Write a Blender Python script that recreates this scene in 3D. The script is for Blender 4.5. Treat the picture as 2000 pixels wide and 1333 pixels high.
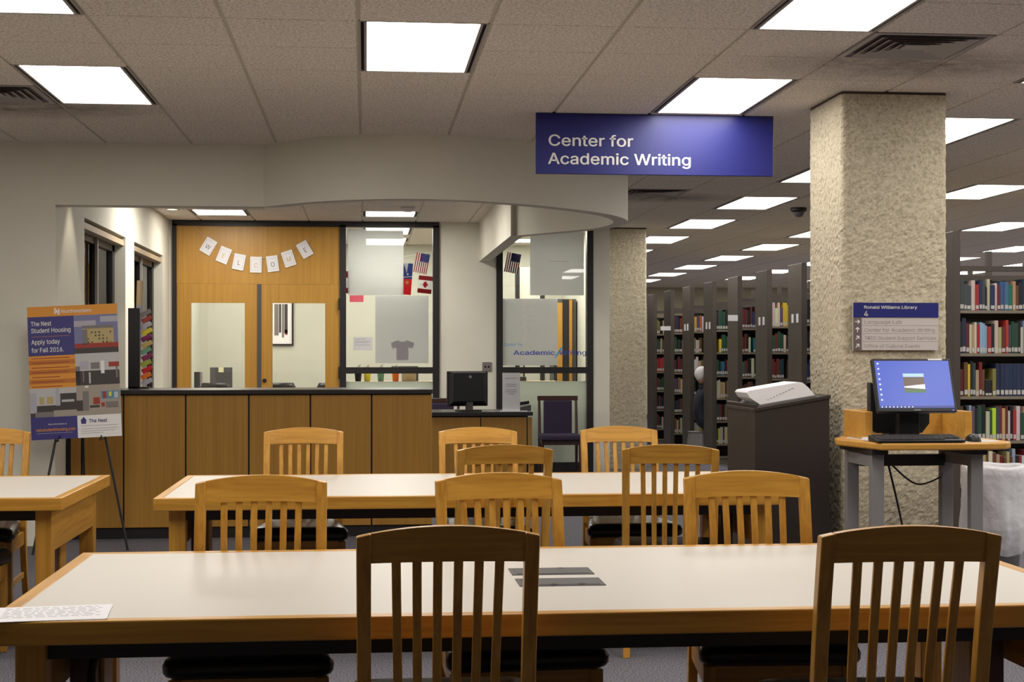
import bpy, bmesh, math, random
from mathutils import Vector, Matrix, noise
random.seed(7)
PI = math.pi
for o in list(bpy.data.objects): bpy.data.objects.remove(o, do_unlink=True)
S = bpy.context.scene
C = S.collection

# ------------------------------------------------------------------ camera, world, exposure
YAW = math.atan(286 / 2900)
CAMZ = 1.40
cam_d = bpy.data.cameras.new('camera')
cam_d.sensor_width = 36.0
cam_d.lens = 2900 / 2000 * 36
cam_d.shift_y = (692 - 666.5) / 2000
cam_d.clip_end = 120
cam = bpy.data.objects.new('camera', cam_d); C.objects.link(cam)
cam.location = (0, 0, CAMZ); cam.rotation_euler = (PI / 2, 0, -YAW)
S.camera = cam
w = bpy.data.worlds.new('world'); S.world = w; w.use_nodes = True
w.node_tree.nodes['Background'].inputs[0].default_value = (1.0, 0.93, 0.84, 1)
w.node_tree.nodes['Background'].inputs[1].default_value = 0.05
S.view_settings.view_transform = 'Standard'; S.view_settings.look = 'None'
S.view_settings.gamma = 1.0; S.view_settings.use_curve_mapping = False
S.view_settings.exposure = 0.0
LIGHT = 12.0          # radiance of the ceiling diffusers

CEIL = 2.945
GX0, GW = -0.035, 0.6175     # ceiling grid
GY0, GD = 0.77, 0.615

# ------------------------------------------------------------------ materials
def s2l(c):
    c = c / 255.0
    return c / 12.92 if c <= 0.04045 else ((c + 0.055) / 1.055) ** 2.4
def rgb(r, g, b): return (s2l(r), s2l(g), s2l(b), 1.0)
M = {}
def mat(name, col, rough=0.6, spec=0.5, metal=0.0, emit=None, strength=1.0, alpha=None):
    m = bpy.data.materials.new(name); m.use_nodes = True
    b = m.node_tree.nodes['Principled BSDF']
    b.inputs['Base Color'].default_value = col
    b.inputs['Roughness'].default_value = rough
    b.inputs['Specular IOR Level'].default_value = spec
    b.inputs['Metallic'].default_value = metal
    if emit:
        b.inputs['Emission Color'].default_value = emit
        b.inputs['Emission Strength'].default_value = strength
    M[name] = m
    return m
def N(m, t, **kw):
    n = m.node_tree.nodes.new(t)
    for k, v in kw.items():
        if k in n.inputs.keys(): n.inputs[k].default_value = v
        else: setattr(n, k, v)
    return n
def L(m, a, b): m.node_tree.links.new(a, b)
def noise_mat(name, c1, c2, scale=(30, 30, 30), rough=0.6, detail=4, bump=0.0, lo=0.35, hi=0.65, spec=0.4, dist=0.002, nscale=1.0):
    m = mat(name, c1, rough, spec)
    b = m.node_tree.nodes['Principled BSDF']
    tc = N(m, 'ShaderNodeTexCoord'); mp = N(m, 'ShaderNodeMapping', Scale=scale)
    nz = N(m, 'ShaderNodeTexNoise', Scale=nscale, Detail=detail)
    rp = N(m, 'ShaderNodeValToRGB')
    rp.color_ramp.elements[0].position = lo; rp.color_ramp.elements[0].color = c1
    rp.color_ramp.elements[1].position = hi; rp.color_ramp.elements[1].color = c2
    L(m, tc.outputs['Object'], mp.inputs['Vector']); L(m, mp.outputs[0], nz.inputs['Vector'])
    L(m, nz.outputs['Fac'], rp.inputs[0]); L(m, rp.outputs[0], b.inputs['Base Color'])
    if bump:
        bp = N(m, 'ShaderNodeBump', Strength=bump, Distance=dist)
        L(m, nz.outputs['Fac'], bp.inputs['Height']); L(m, bp.outputs[0], b.inputs['Normal'])
    return m
def wood(name, axis, c1, c2, rough=0.35, fine=70, along=3.0):
    sc = [fine, fine, fine]; sc[axis] = along
    m = mat(name, c1, rough, 0.5)
    b = m.node_tree.nodes['Principled BSDF']
    tc = N(m, 'ShaderNodeTexCoord'); oi = N(m, 'ShaderNodeObjectInfo')
    va = N(m, 'ShaderNodeVectorMath', operation='MULTIPLY_ADD')
    va.inputs[1].default_value = (1, 1, 1)
    cm = N(m, 'ShaderNodeVectorMath', operation='SCALE'); cm.inputs[0].default_value = (7.3, 3.1, 5.7)
    L(m, oi.outputs['Random'], cm.inputs['Scale'])
    L(m, tc.outputs['Object'], va.inputs[0]); L(m, cm.outputs[0], va.inputs[2])
    mp = N(m, 'ShaderNodeMapping', Scale=tuple(sc)); L(m, va.outputs[0], mp.inputs['Vector'])
    n1 = N(m, 'ShaderNodeTexNoise', Scale=1.0, Detail=5.0, Distortion=0.6)
    L(m, mp.outputs[0], n1.inputs['Vector'])
    sc2 = [v * 0.16 for v in sc]; mp2 = N(m, 'ShaderNodeMapping', Scale=tuple(sc2)); L(m, va.outputs[0], mp2.inputs['Vector'])
    n2 = N(m, 'ShaderNodeTexNoise', Scale=1.0, Detail=2.0, Distortion=1.5); L(m, mp2.outputs[0], n2.inputs['Vector'])
    mx = N(m, 'ShaderNodeMath', operation='MULTIPLY_ADD'); mx.inputs[1].default_value = 0.5
    L(m, n1.outputs['Fac'], mx.inputs[0])
    ml = N(m, 'ShaderNodeMath', operation='MULTIPLY'); ml.inputs[1].default_value = 0.5
    L(m, n2.outputs['Fac'], ml.inputs[0]); L(m, ml.outputs[0], mx.inputs[2])
    rp = N(m, 'ShaderNodeValToRGB')
    rp.color_ramp.elements[0].position = 0.36; rp.color_ramp.elements[0].color = c2
    rp.color_ramp.elements[1].position = 0.60; rp.color_ramp.elements[1].color = c1
    L(m, mx.outputs[0], rp.inputs[0]); L(m, rp.outputs[0], b.inputs['Base Color'])
    bp = N(m, 'ShaderNodeBump', Strength=0.12, Distance=0.001); L(m, n1.outputs['Fac'], bp.inputs['Height']); L(m, bp.outputs[0], b.inputs['Normal'])
    return m
OAK1, OAK2 = (0.60, 0.305, 0.045, 1), (0.42, 0.19, 0.024, 1)
for ax, nm in enumerate('xyz'): wood('oak_' + nm, ax, OAK1, OAK2)
wood('panel_wood', 2, (0.50, 0.265, 0.040, 1), (0.41, 0.20, 0.028, 1), 0.4, 110, 2.0)
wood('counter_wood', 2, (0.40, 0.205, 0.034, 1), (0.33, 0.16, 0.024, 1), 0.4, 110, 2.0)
wood('kiosk_wood', 0, (0.62, 0.32, 0.062, 1), (0.52, 0.25, 0.042, 1), 0.35, 60, 2.5)
wood('dark_wood', 2, (0.055, 0.018, 0.012, 1), (0.03, 0.01, 0.008, 1), 0.35)

noise_mat('paint', (0.72, 0.695, 0.60, 1), (0.75, 0.72, 0.63, 1), (3, 3, 3), 0.75, 2, spec=0.25)
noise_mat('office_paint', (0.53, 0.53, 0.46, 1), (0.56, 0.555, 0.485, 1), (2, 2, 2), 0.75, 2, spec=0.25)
noise_mat('far_paint', (0.50, 0.45, 0.32, 1), (0.55, 0.50, 0.36, 1), (2, 2, 2), 0.75, 2, spec=0.25)
mat('tbar', (0.56, 0.51, 0.42, 1), 0.6, 0.3)
mat('black_metal', (0.016, 0.014, 0.015, 1), 0.42, 0.4)
mat('black_plastic', (0.010, 0.010, 0.011, 1), 0.4, 0.4)
mat('black_laminate', (0.020, 0.019, 0.020, 1), 0.3, 0.5)
mat('slot_dark', (0.015, 0.012, 0.012, 1), 0.8, 0.1)
mat('fixture_grey', (0.36, 0.33, 0.31, 1), 0.5, 0.3)
mat('white_metal', (0.62, 0.60, 0.56, 1), 0.5, 0.3)
mat('grey_metal', (0.23, 0.22, 0.225, 1), 0.5, 0.4)
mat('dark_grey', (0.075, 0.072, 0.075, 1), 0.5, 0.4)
mat('laminate_white', (0.585, 0.545, 0.49, 1), 0.42, 0.3)
mat('paper', (0.80, 0.79, 0.81, 1), 0.8, 0.2)
mat('paper_grey', (0.62, 0.62, 0.64, 1), 0.8, 0.2)
mat('ink', (0.10, 0.10, 0.13, 1), 0.8, 0.1)
mat('ink_light', (0.42, 0.42, 0.45, 1), 0.8, 0.1)
mat('lavender', (0.52, 0.49, 0.56, 1), 0.8, 0.1)
mat('red_ink', (0.62, 0.035, 0.05, 1), 0.7, 0.2)
mat('blue_ink', (0.06, 0.08, 0.34, 1), 0.7, 0.2)
mat('white_ink', (0.80, 0.78, 0.76, 1), 0.7, 0.2)
mat('gold_ink', (0.62, 0.45, 0.16, 1), 0.7, 0.2)
mat('orange', (0.72, 0.30, 0.045, 1), 0.5, 0.3)
mat('orange_stripe', (0.50, 0.17, 0.035, 1), 0.5, 0.3)
mat('navy', (0.050, 0.043, 0.190, 1), 0.45, 0.4)
mat('sign_blue', (0.010, 0.013, 0.155, 1), 0.4, 0.5)
mat('sign_edge', (0.02, 0.02, 0.03, 1), 0.5, 0.3)
mat('sign_white', (0.78, 0.76, 0.74, 1), 0.6, 0.3)
mat('sign_grey', (0.56, 0.51, 0.49, 1), 0.5, 0.3)
mat('sign_taupe', (0.15, 0.115, 0.12, 1), 0.5, 0.3)
mat('sign_text_grey', (0.30, 0.275, 0.27, 1), 0.6, 0.3)
mat('window_blue', (0.06, 0.10, 0.50, 1), 0.5, 0.3)
mat('window_cyan', (0.12, 0.42, 0.70, 1), 0.5, 0.3)
mat('glow', (0.9, 0.9, 0.9, 1), 0.5, 0.2, emit=(1.0, 0.955, 0.885, 1), strength=LIGHT)
mat('glow_nook', (0.9, 0.9, 0.9, 1), 0.5, 0.2, emit=(1.0, 0.95, 0.86, 1), strength=LIGHT * 1.75)
mat('downlight_lens', (0.9, 0.9, 0.9, 1), 0.5, 0.2, emit=(1.0, 0.86, 0.66, 1), strength=6)
mat('vinyl', (0.010, 0.009, 0.010, 1), 0.33, 0.5)
mat('purple_fabric', (0.040, 0.030, 0.058, 1), 0.9, 0.2)
mat('concrete_dark', (0.12, 0.10, 0.08, 1), 0.9, 0.1)
mat('range_brown', (0.062, 0.049, 0.040, 1), 0.42, 0.45)
mat('shelf_metal', (0.20, 0.17, 0.125, 1), 0.5, 0.4)
mat('skin', (0.50, 0.27, 0.19, 1), 0.5, 0.4)
mat('hair_white', (0.75, 0.74, 0.76, 1), 0.8, 0.2)
mat('cloth_dark', (0.03, 0.032, 0.05, 1), 0.9, 0.2)
mat('lectern_black', (0.030, 0.022, 0.019, 1), 0.45, 0.4)
mat('screen_blue', (0.02, 0.03, 0.2, 1), 0.3, 0.4, emit=(0.085, 0.135, 0.50, 1), strength=0.9)
mat('screen_white', (0.5, 0.5, 0.5, 1), 0.3, 0.4, emit=(0.75, 0.85, 1.0, 1), strength=0.75)
mat('screen_sky', (0.3, 0.4, 0.5, 1), 0.3, 0.4, emit=(0.32, 0.52, 0.95, 1), strength=0.8)
mat('screen_brown', (0.1, 0.07, 0.05, 1), 0.3, 0.4, emit=(0.10, 0.07, 0.055, 1), strength=0.8)
mat('screen_green', (0.05, 0.1, 0.05, 1), 0.3, 0.4, emit=(0.07, 0.16, 0.06, 1), strength=0.8)
mat('screen_dark', (0.02, 0.02, 0.1, 1), 0.3, 0.4, emit=(0.03, 0.05, 0.22, 1), strength=0.9)
mat('led_blue', (0.1, 0.1, 0.9, 1), 0.3, 0.4, emit=(0.1, 0.12, 1.0, 1), strength=2.0)
mat('photo_sky', (0.20, 0.20, 0.36, 1), 0.5, 0.3)
mat('photo_cloud', (0.42, 0.40, 0.46, 1), 0.5, 0.3)
mat('photo_tan', (0.46, 0.36, 0.17, 1), 0.5, 0.3)
mat('photo_dark', (0.065, 0.055, 0.055, 1), 0.5, 0.3)
mat('photo_mid', (0.20, 0.18, 0.175, 1), 0.5, 0.3)
mat('photo_red', (0.34, 0.05, 0.035, 1), 0.5, 0.3)
mat('photo_light', (0.50, 0.49, 0.49, 1), 0.5, 0.3)
mat('photo_floor', (0.36, 0.31, 0.26, 1), 0.5, 0.3)
mat('photo_teal', (0.10, 0.25, 0.36, 1), 0.5, 0.3)
mat('cup_yellow', (0.72, 0.60, 0.04, 1), 0.5, 0.3)
mat('cup_green', (0.16, 0.33, 0.22, 1), 0.5, 0.3)
mat('cup_orange', (0.80, 0.18, 0.02, 1), 0.5, 0.3)
mat('light_wood', (0.55, 0.42, 0.26, 1), 0.5, 0.3)
mat('beige_trim', (0.42, 0.33, 0.22, 1), 0.6, 0.3)
def glass(name, col=(1, 1, 1, 1), rough=0.0, mixf=0.90, tcol=(0.97, 0.98, 0.96, 1)):
    m = bpy.data.materials.new(name); m.use_nodes = True
    nt = m.node_tree; nt.nodes.remove(nt.nodes['Principled BSDF'])
    t = N(m, 'ShaderNodeBsdfTransparent'); t.inputs[0].default_value = tcol
    g = N(m, 'ShaderNodeBsdfGlossy'); g.inputs['Roughness'].default_value = rough
    f = N(m, 'ShaderNodeFresnel'); f.inputs['IOR'].default_value = 1.45
    x = N(m, 'ShaderNodeMixShader'); L(m, f.outputs[0], x.inputs[0]); L(m, t.outputs[0], x.inputs[1]); L(m, g.outputs[0], x.inputs[2])
    L(m, x.outputs[0], nt.nodes['Material Output'].inputs[0]); M[name] = m
glass('glass')
def frosted(name, tcol, dcol, fac):
    m = bpy.data.materials.new(name); m.use_nodes = True
    nt = m.node_tree; nt.nodes.remove(nt.nodes['Principled BSDF'])
    t = N(m, 'ShaderNodeBsdfTranslucent'); t.inputs[0].default_value = tcol
    d = N(m, 'ShaderNodeBsdfDiffuse'); d.inputs[0].default_value = dcol
    x = N(m, 'ShaderNodeMixShader'); x.inputs[0].default_value = fac
    L(m, t.outputs[0], x.inputs[1]); L(m, d.outputs[0], x.inputs[2])
    L(m, x.outputs[0], nt.nodes['Material Output'].inputs[0]); M[name] = m
frosted('frosted', (0.78, 0.82, 0.74, 1), (0.62, 0.66, 0.58, 1), 0.5)
def bag_mat(name):
    m = bpy.data.materials.new(name); m.use_nodes = True
    nt = m.node_tree; b = nt.nodes['Principled BSDF']
    b.inputs['Base Color'].default_value = (0.86, 0.85, 0.89, 1); b.inputs['Roughness'].default_value = 0.3
    t = N(m, 'ShaderNodeBsdfTransparent'); x = N(m, 'ShaderNodeMixShader'); x.inputs[0].default_value = 0.66
    L(m, t.outputs[0], x.inputs[1]); L(m, b.outputs[0], x.inputs[2]); L(m, x.outputs[0], nt.nodes['Material Output'].inputs[0])
    tc = N(m, 'ShaderNodeTexCoord'); mp = N(m, 'ShaderNodeMapping', Scale=(9, 9, 6)); nz = N(m, 'ShaderNodeTexNoise', Scale=1.5, Detail=3.0)
    bp = N(m, 'ShaderNodeBump', Strength=0.8, Distance=0.02)
    L(m, tc.outputs['Object'], mp.inputs[0]); L(m, mp.outputs[0], nz.inputs['Vector']); L(m, nz.outputs['Fac'], bp.inputs['Height']); L(m, bp.outputs[0], b.inputs['Normal'])
    M[name] = m
bag_mat('clear_bag')
for nm_, c_ in (('red_flag', (0.66, 0.04, 0.06, 1)), ('blue_flag', (0.07, 0.10, 0.40, 1)), ('white_flag', (0.82, 0.82, 0.82, 1)), ('gold_flag', (0.7, 0.5, 0.15, 1))): frosted(nm_, c_, c_, 0.5)
frosted('lavender_flag', (0.85, 0.81, 0.88, 1), (0.75, 0.71, 0.78, 1), 0.5)
frosted('sheet_paper', (0.88, 0.88, 0.88, 1), (0.92, 0.92, 0.93, 1), 0.68)
# carpet
noise_mat('carpet', (0.050, 0.047, 0.058, 1), (0.23, 0.22, 0.25, 1), (130, 130, 130), 0.95, 3, 0.5, 0.35, 0.68, 0.1, 0.004)
# aggregate concrete
def concrete():
    m = mat('concrete', (0.45, 0.38, 0.28, 1), 0.9, 0.15)
    b = m.node_tree.nodes['Principled BSDF']
    tc = N(m, 'ShaderNodeTexCoord')
    v = N(m, 'ShaderNodeTexVoronoi', Scale=85.0); L(m, tc.outputs['Object'], v.inputs['Vector'])
    n = N(m, 'ShaderNodeTexNoise', Scale=42.0, Detail=4.0); L(m, tc.outputs['Object'], n.inputs['Vector'])
    sp = N(m, 'ShaderNodeSeparateColor'); L(m, v.outputs['Color'], sp.inputs[0])
    ad = N(m, 'ShaderNodeMath', operation='MULTIPLY_ADD'); ad.inputs[1].default_value = 0.45
    L(m, sp.outputs[0], ad.inputs[0])
    ml = N(m, 'ShaderNodeMath', operation='MULTIPLY'); ml.inputs[1].default_value = 0.6; L(m, n.outputs['Fac'], ml.inputs[0]); L(m, ml.outputs[0], ad.inputs[2])
    rp = N(m, 'ShaderNodeValToRGB'); e = rp.color_ramp.elements
    e[0].position = 0.2; e[0].color = (0.35, 0.30, 0.21, 1); e[1].position = 0.78; e[1].color = (0.60, 0.53, 0.40, 1)
    k = e.new(0.45); k.color = (0.49, 0.43, 0.32, 1)
    L(m, ad.outputs[0], rp.inputs[0]); L(m, rp.outputs[0], b.inputs['Base Color'])
    bp = N(m, 'ShaderNodeBump', Strength=0.9, Distance=0.006); L(m, ad.outputs[0], bp.inputs['Height']); L(m, bp.outputs[0], b.inputs['Normal'])
concrete()
# ceiling tile: speckled mineral fibre, air-borne dirt streaks around the vents
VENTS = [(2.435, 6.92), (-2.505, 8.765), (2.435, 13.685)]
def tile_mat():
    m = mat('ceiling_tile', (0.45, 0.39, 0.33, 1), 0.95, 0.1)
    b = m.node_tree.nodes['Principled BSDF']
    g = N(m, 'ShaderNodeNewGeometry')
    n = N(m, 'ShaderNodeTexNoise', Scale=75.0, Detail=4.0); L(m, g.outputs['Position'], n.inputs['Vector'])
    rp = N(m, 'ShaderNodeValToRGB')
    rp.color_ramp.elements[0].position = 0.34; rp.color_ramp.elements[0].color = (0.55, 0.485, 0.415, 1)
    rp.color_ramp.elements[1].position = 0.60; rp.color_ramp.elements[1].color = (0.89, 0.82, 0.735, 1)
    L(m, n.outputs['Fac'], rp.inputs[0])
    last = None
    n2 = N(m, 'ShaderNodeTexNoise', Scale=9.0, Detail=4.0); L(m, g.outputs['Position'], n2.inputs['Vector'])
    for vx, vy in VENTS:
        sub = N(m, 'ShaderNodeVectorMath', operation='SUBTRACT'); sub.inputs[1].default_value = (vx + 0.4, vy + 0.75, CEIL)
        L(m, g.outputs['Position'], sub.inputs[0])
        mu = N(m, 'ShaderNodeVectorMath', operation='MULTIPLY'); mu.inputs[1].default_value = (1.05, 1.9, 0); L(m, sub.outputs[0], mu.inputs[0])
        ln = N(m, 'ShaderNodeVectorMath', operation='LENGTH'); L(m, mu.outputs[0], ln.inputs[0])
        mr = N(m, 'ShaderNodeMapRange'); mr.inputs['From Min'].default_value = 0.25; mr.inputs['From Max'].default_value = 1.0
        mr.inputs['To Min'].default_value = 1.0; mr.inputs['To Max'].default_value = 0.0
        L(m, ln.outputs['Value'], mr.inputs['Value'])
        if last is None: last = mr.outputs[0]
        else:
            mx = N(m, 'ShaderNodeMath', operation='MAXIMUM'); L(m, last, mx.inputs[0]); L(m, mr.outputs[0], mx.inputs[1]); last = mx.outputs[0]
    mm = N(m, 'ShaderNodeMath', operation='MULTIPLY'); L(m, last, mm.inputs[0]); L(m, n2.outputs['Fac'], mm.inputs[1])
    m3 = N(m, 'ShaderNodeMath', operation='MULTIPLY'); m3.inputs[1].default_value = 1.15; m3.use_clamp = True; L(m, mm.outputs[0], m3.inputs[0])
    mix = N(m, 'ShaderNodeMix', data_type='RGBA'); mix.inputs[7].default_value = (0.13, 0.105, 0.085, 1)
    L(m, m3.outputs[0], mix.inputs[0]); L(m, rp.outputs[0], mix.inputs[6]); L(m, mix.outputs[2], b.inputs['Base Color'])
tile_mat()
# book cover: colour of the object / colour attribute
m = mat('book_cover', (0.2, 0.2, 0.2, 1), 0.55, 0.35); oi = N(m, 'ShaderNodeObjectInfo'); L(m, oi.outputs['Color'], m.node_tree.nodes['Principled BSDF'].inputs['Base Color'])
m = mat('book_cover_far', (0.2, 0.2, 0.2, 1), 0.55, 0.35); at = N(m, 'ShaderNodeVertexColor'); at.layer_name = 'cover'; L(m, at.outputs['Color'], m.node_tree.nodes['Principled BSDF'].inputs['Base Color'])
mat('spine_label', (0.50, 0.48, 0.45, 1), 0.7, 0.2)

# ------------------------------------------------------------------ mesh helpers
class MB:
    def __init__(s): s.v = []; s.f = []; s.mi = []
    def add(s, vs, fs, mi=0):
        o = len(s.v); s.v += [tuple(v) for v in vs]; s.f += [tuple(i + o for i in f) for f in fs]; s.mi += [mi] * len(fs); return s
    def box(s, x0, x1, y0, y1, z0, z1, mi=0, T=None):
        vs = [Vector((x, y, z)) for z in (z0, z1) for y in (y0, y1) for x in (x0, x1)]
        if T is not None: vs = [T @ v for v in vs]
        return s.add(vs, [(0, 2, 3, 1), (4, 5, 7, 6), (0, 1, 5, 4), (2, 6, 7, 3), (0, 4, 6, 2), (1, 3, 7, 5)], mi)
    def quad(s, a, b, c, d, mi=0): return s.add([a, b, c, d], [(0, 1, 2, 3)], mi)
    def prism(s, poly, z0, z1, mi=0, T=None, axis='z'):
        n = len(poly)
        def P(p, h):
            v = {'z': (p[0], p[1], h), 'y': (p[0], h, p[1]), 'x': (h, p[0], p[1])}[axis]
            v = Vector(v); return T @ v if T is not None else v
        vs = [P(p, z0) for p in poly] + [P(p, z1) for p in poly]
        return s.add(vs, [tuple(range(n - 1, -1, -1)), tuple(range(n, 2 * n))] + [(i, (i + 1) % n, n + (i + 1) % n, n + i) for i in range(n)], mi)
    def tube(s, pts, r, n=8, mi=0, caps=True):
        pts = [Vector(p) for p in pts]; rr = r if isinstance(r, (list, tuple)) else [r] * len(pts)
        o = len(s.v); up = Vector((0.13, 0.21, 1)).normalized()
        for i, p in enumerate(pts):
            d = (pts[min(i + 1, len(pts) - 1)] - pts[max(i - 1, 0)]).normalized()
            a = d.cross(up)
            if a.length < 1e-3: a = d.cross(Vector((1, 0, 0)))
            a.normalize(); b = d.cross(a)
            for k in range(n):
                t = 2 * PI * k / n; s.v.append(tuple(p + (a * math.cos(t) + b * math.sin(t)) * rr[i]))
        for i in range(len(pts) - 1):
            for k in range(n):
                s.f.append((o + i * n + k, o + i * n + (k + 1) % n, o + (i + 1) * n + (k + 1) % n, o + (i + 1) * n + k)); s.mi.append(mi)
        if caps:
            s.f.append(tuple(o + k for k in range(n - 1, -1, -1))); s.f.append(tuple(o + (len(pts) - 1) * n + k for k in range(n))); s.mi += [mi, mi]
        return s
    def lathe(s, prof, n=20, cx=0, cy=0, mi=0):
        o = len(s.v)
        for r, z in prof:
            for k in range(n):
                t = 2 * PI * k / n; s.v.append((cx + r * math.cos(t), cy + r * math.sin(t), z))
        for i in range(len(prof) - 1):
            for k in range(n):
                s.f.append((o + i * n + k, o + i * n + (k + 1) % n, o + (i + 1) * n + (k + 1) % n, o + (i + 1) * n + k)); s.mi.append(mi)
        return s
    def build(s, name, mats, parent=None, bevel=0.0, seg=2, smooth=False, subsurf=0, recalc=True):
        me = bpy.data.meshes.new(name); me.from_pydata(s.v, [], s.f)
        if not isinstance(mats, (list, tuple)): mats = [mats]
        for x in mats: me.materials.append(M[x])
        me.polygons.foreach_set('material_index', s.mi)
        if bevel or recalc:
            bm = bmesh.new(); bm.from_mesh(me)
            if recalc: bmesh.ops.recalc_face_normals(bm, faces=bm.faces)
            if bevel: bmesh.ops.bevel(bm, geom=list(bm.edges), offset=bevel, segments=seg, affect='EDGES', profile=0.5, clamp_overlap=True)
            bm.to_mesh(me); bm.free()
        if smooth:
            me.polygons.foreach_set('use_smooth', [True] * len(me.polygons))
        o = bpy.data.objects.new(name, me); C.objects.link(o)
        if parent: o.parent = parent
        if subsurf:
            md = o.modifiers.new('sub', 'SUBSURF'); md.levels = subsurf; md.render_levels = subsurf
        return o
def tag(o, label, cat, group=None):
    o['label'] = label; o['category'] = cat
    if group: o['group'] = group
    return o
def struct(o): o['kind'] = 'structure'; return o
def empty(name, loc=(0, 0, 0), rz=0.0):
    o = bpy.data.objects.new(name, None); C.objects.link(o); o.location = loc; o.rotation_euler = (0, 0, rz); o.empty_display_size = 0.1
    return o
def thing(name, label, cat, loc=(0, 0, 0), rz=0.0, group=None): return tag(empty(name, loc, rz), label, cat, group)
def dup(root, loc, rz, label=None, group=None):
    def cp(o, par):
        c = o.copy(); C.objects.link(c); c.parent = par
        for ch in o.children: cp(ch, c)
        return c
    r = cp(root, None); r.location = loc; r.rotation_euler = (0, 0, rz)
    if label: r['label'] = label
    if group: r['group'] = group
    return r
def B(name, mats, x0, x1, y0, y1, z0, z1, parent=None, bevel=0.0, seg=2):
    return MB().box(x0, x1, y0, y1, z0, z1).build(name, mats, parent, bevel, seg)
import os
SANS = None
try:
    fp = os.path.join(bpy.utils.resource_path('LOCAL'), 'datafiles', 'fonts', 'Inter.woff2')   # font bundled with Blender; built-in font otherwise
    if os.path.exists(fp): SANS = bpy.data.fonts.load(fp)
except Exception: SANS = None
def text(name, s, size, material, parent, T, bold=0.0, extrude=0.0006, sx=1.0, align='LEFT', width=None, space=1.0):
    """flat lettering as a thin mesh; T places the text plane (x right, y up, z out)"""
    cu = bpy.data.curves.new(name, 'FONT'); cu.body = s
    if SANS: cu.font = SANS
    cu.size = size; cu.extrude = 0.0
    cu.align_x = align; cu.space_character = space; cu.resolution_u = 3
    o = bpy.data.objects.new(name, cu); C.objects.link(o)
    bpy.context.view_layer.update()
    me = bpy.data.meshes.new_from_object(o.evaluated_get(bpy.context.evaluated_depsgraph_get()))
    C.objects.unlink(o); bpy.data.objects.remove(o)
    if width:
        xs = [v.co.x for v in me.vertices]; sx = width / (max(xs) - min(xs))
    if bold:      # heavier weight: the outline repeated a hair to each side
        b_ = bmesh.new(); b_.from_mesh(me)
        for q, (dx, dy) in enumerate(((1, 0), (-1, 0), (0, 0.7), (0, -0.7))):
            m2 = me.copy(); m2.transform(Matrix.Translation((dx * bold * size, dy * bold * size, 0.0003 * (q + 1)))); b_.from_mesh(m2); bpy.data.meshes.remove(m2)
        b_.to_mesh(me); b_.free()
    me.transform(Matrix.Diagonal((sx, 1, 1, 1))); me.transform(T)
    me.materials.clear(); me.materials.append(M[material]); me.name = name
    ob = bpy.data.objects.new(name, me); C.objects.link(ob); ob.parent = parent
    return ob
# text/print planes facing -Y (towards the camera)
def face(x, y, z): return Matrix.Translation((x, y, z)) @ Matrix.Rotation(PI / 2, 4, 'X')
def smoothpath(pts, n=8):
    P = [Vector(p) for p in pts]; out = []
    for i in range(len(P) - 1):
        p0 = P[max(i - 1, 0)]; p1 = P[i]; p2 = P[i + 1]; p3 = P[min(i + 2, len(P) - 1)]
        for k in range(n):
            t = k / n
            out.append(0.5 * ((2 * p1) + (-p0 + p2) * t + (2 * p0 - 5 * p1 + 4 * p2 - p3) * t * t + (-p0 + 3 * p1 - 3 * p2 + p3) * t ** 3))
    return out + [P[-1]]
def proj(x, y, z):
    c, s = math.cos(YAW), math.sin(YAW); xc = x * c - y * s; zc = x * s + y * c
    return (1000 + 2900 * xc / zc, 692 - 2900 * (z - CAMZ) / zc, zc)

# ------------------------------------------------------------------ the room
XL, XR, YB, YF = -6.2, 17.0, -4.5, 34.0
struct(B('floor', 'carpet', XL, XR, YB, YF, -0.1, 0.0))
mat('joint_dark', (0.10, 0.085, 0.07, 1), 0.9, 0.1)
slab = struct(B('ceiling', 'joint_dark', XL, XR, YB, YF, CEIL + 0.012, CEIL + 0.1))
for k in range(-9, 28):
    B('runner', 'tbar', GX0 + GW * k - 0.013, GX0 + GW * k + 0.013, YB, YF, CEIL + 0.0075, CEIL + 0.0095, slab)
struct(B('wall_far', 'far_paint', XL, XR, YF, YF + 0.15, 0, CEIL + 0.012))
struct(B('wall_right', 'paint', XR, XR + 0.15, YB, YF, 0, CEIL + 0.012))
struct(B('wall_left', 'paint', XL - 0.15, XL, YB, YF, 0, CEIL + 0.012))
struct(B('wall_behind', 'paint', XL, XR, YB - 0.15, YB, 0, CEIL + 0.012))
# plaster wall with the reception opening, running on into the curved header
WY = 11.1
wf = MB(); wf.box(XL, -2.25, WY, WY + 0.18, 0, CEIL + 0.01); wf.box(-2.25, -0.75, WY, WY + 0.18, 2.49, CEIL + 0.01)
struct(wf.build('wall_front', 'paint'))
outer = [(-0.75, 11.1), (-0.46, 10.79), (-0.2, 10.60), (0.05, 10.49), (0.31, 10.44), (0.6, 10.47), (0.86, 10.57), (1.2, 10.77), (1.47, 10.99), (1.75, 11.27), (1.98, 11.6), (2.13, 11.98), (2.17, 12.35), (2.10, 12.72), (1.88, 13.12), (1.62, 13.46), (1.45, 13.72)]
sm = smoothpath([(a, b, 0) for a, b in outer], 6)
hd = MB(); n = len(sm); rows = []
for i, p in enumerate(sm):
    d = (sm[min(i + 1, n - 1)] - sm[max(i - 1, 0)]).normalized(); nin = Vector((-d.y, d.x, 0))
    q = p + nin * 0.12
    rows.append((p, q))
rows.append((Vector((1.45, 17.4, 0)), Vector((1.33, 17.4, 0))))
rows[-2] = (rows[-2][0], Vector((1.33, 13.60, 0)))
vs = []
for p, q in rows: vs += [(p.x, p.y, 2.49), (q.x, q.y, 2.49), (p.x, p.y, CEIL + 0.01), (q.x, q.y, CEIL + 0.01)]
fs = []
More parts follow.
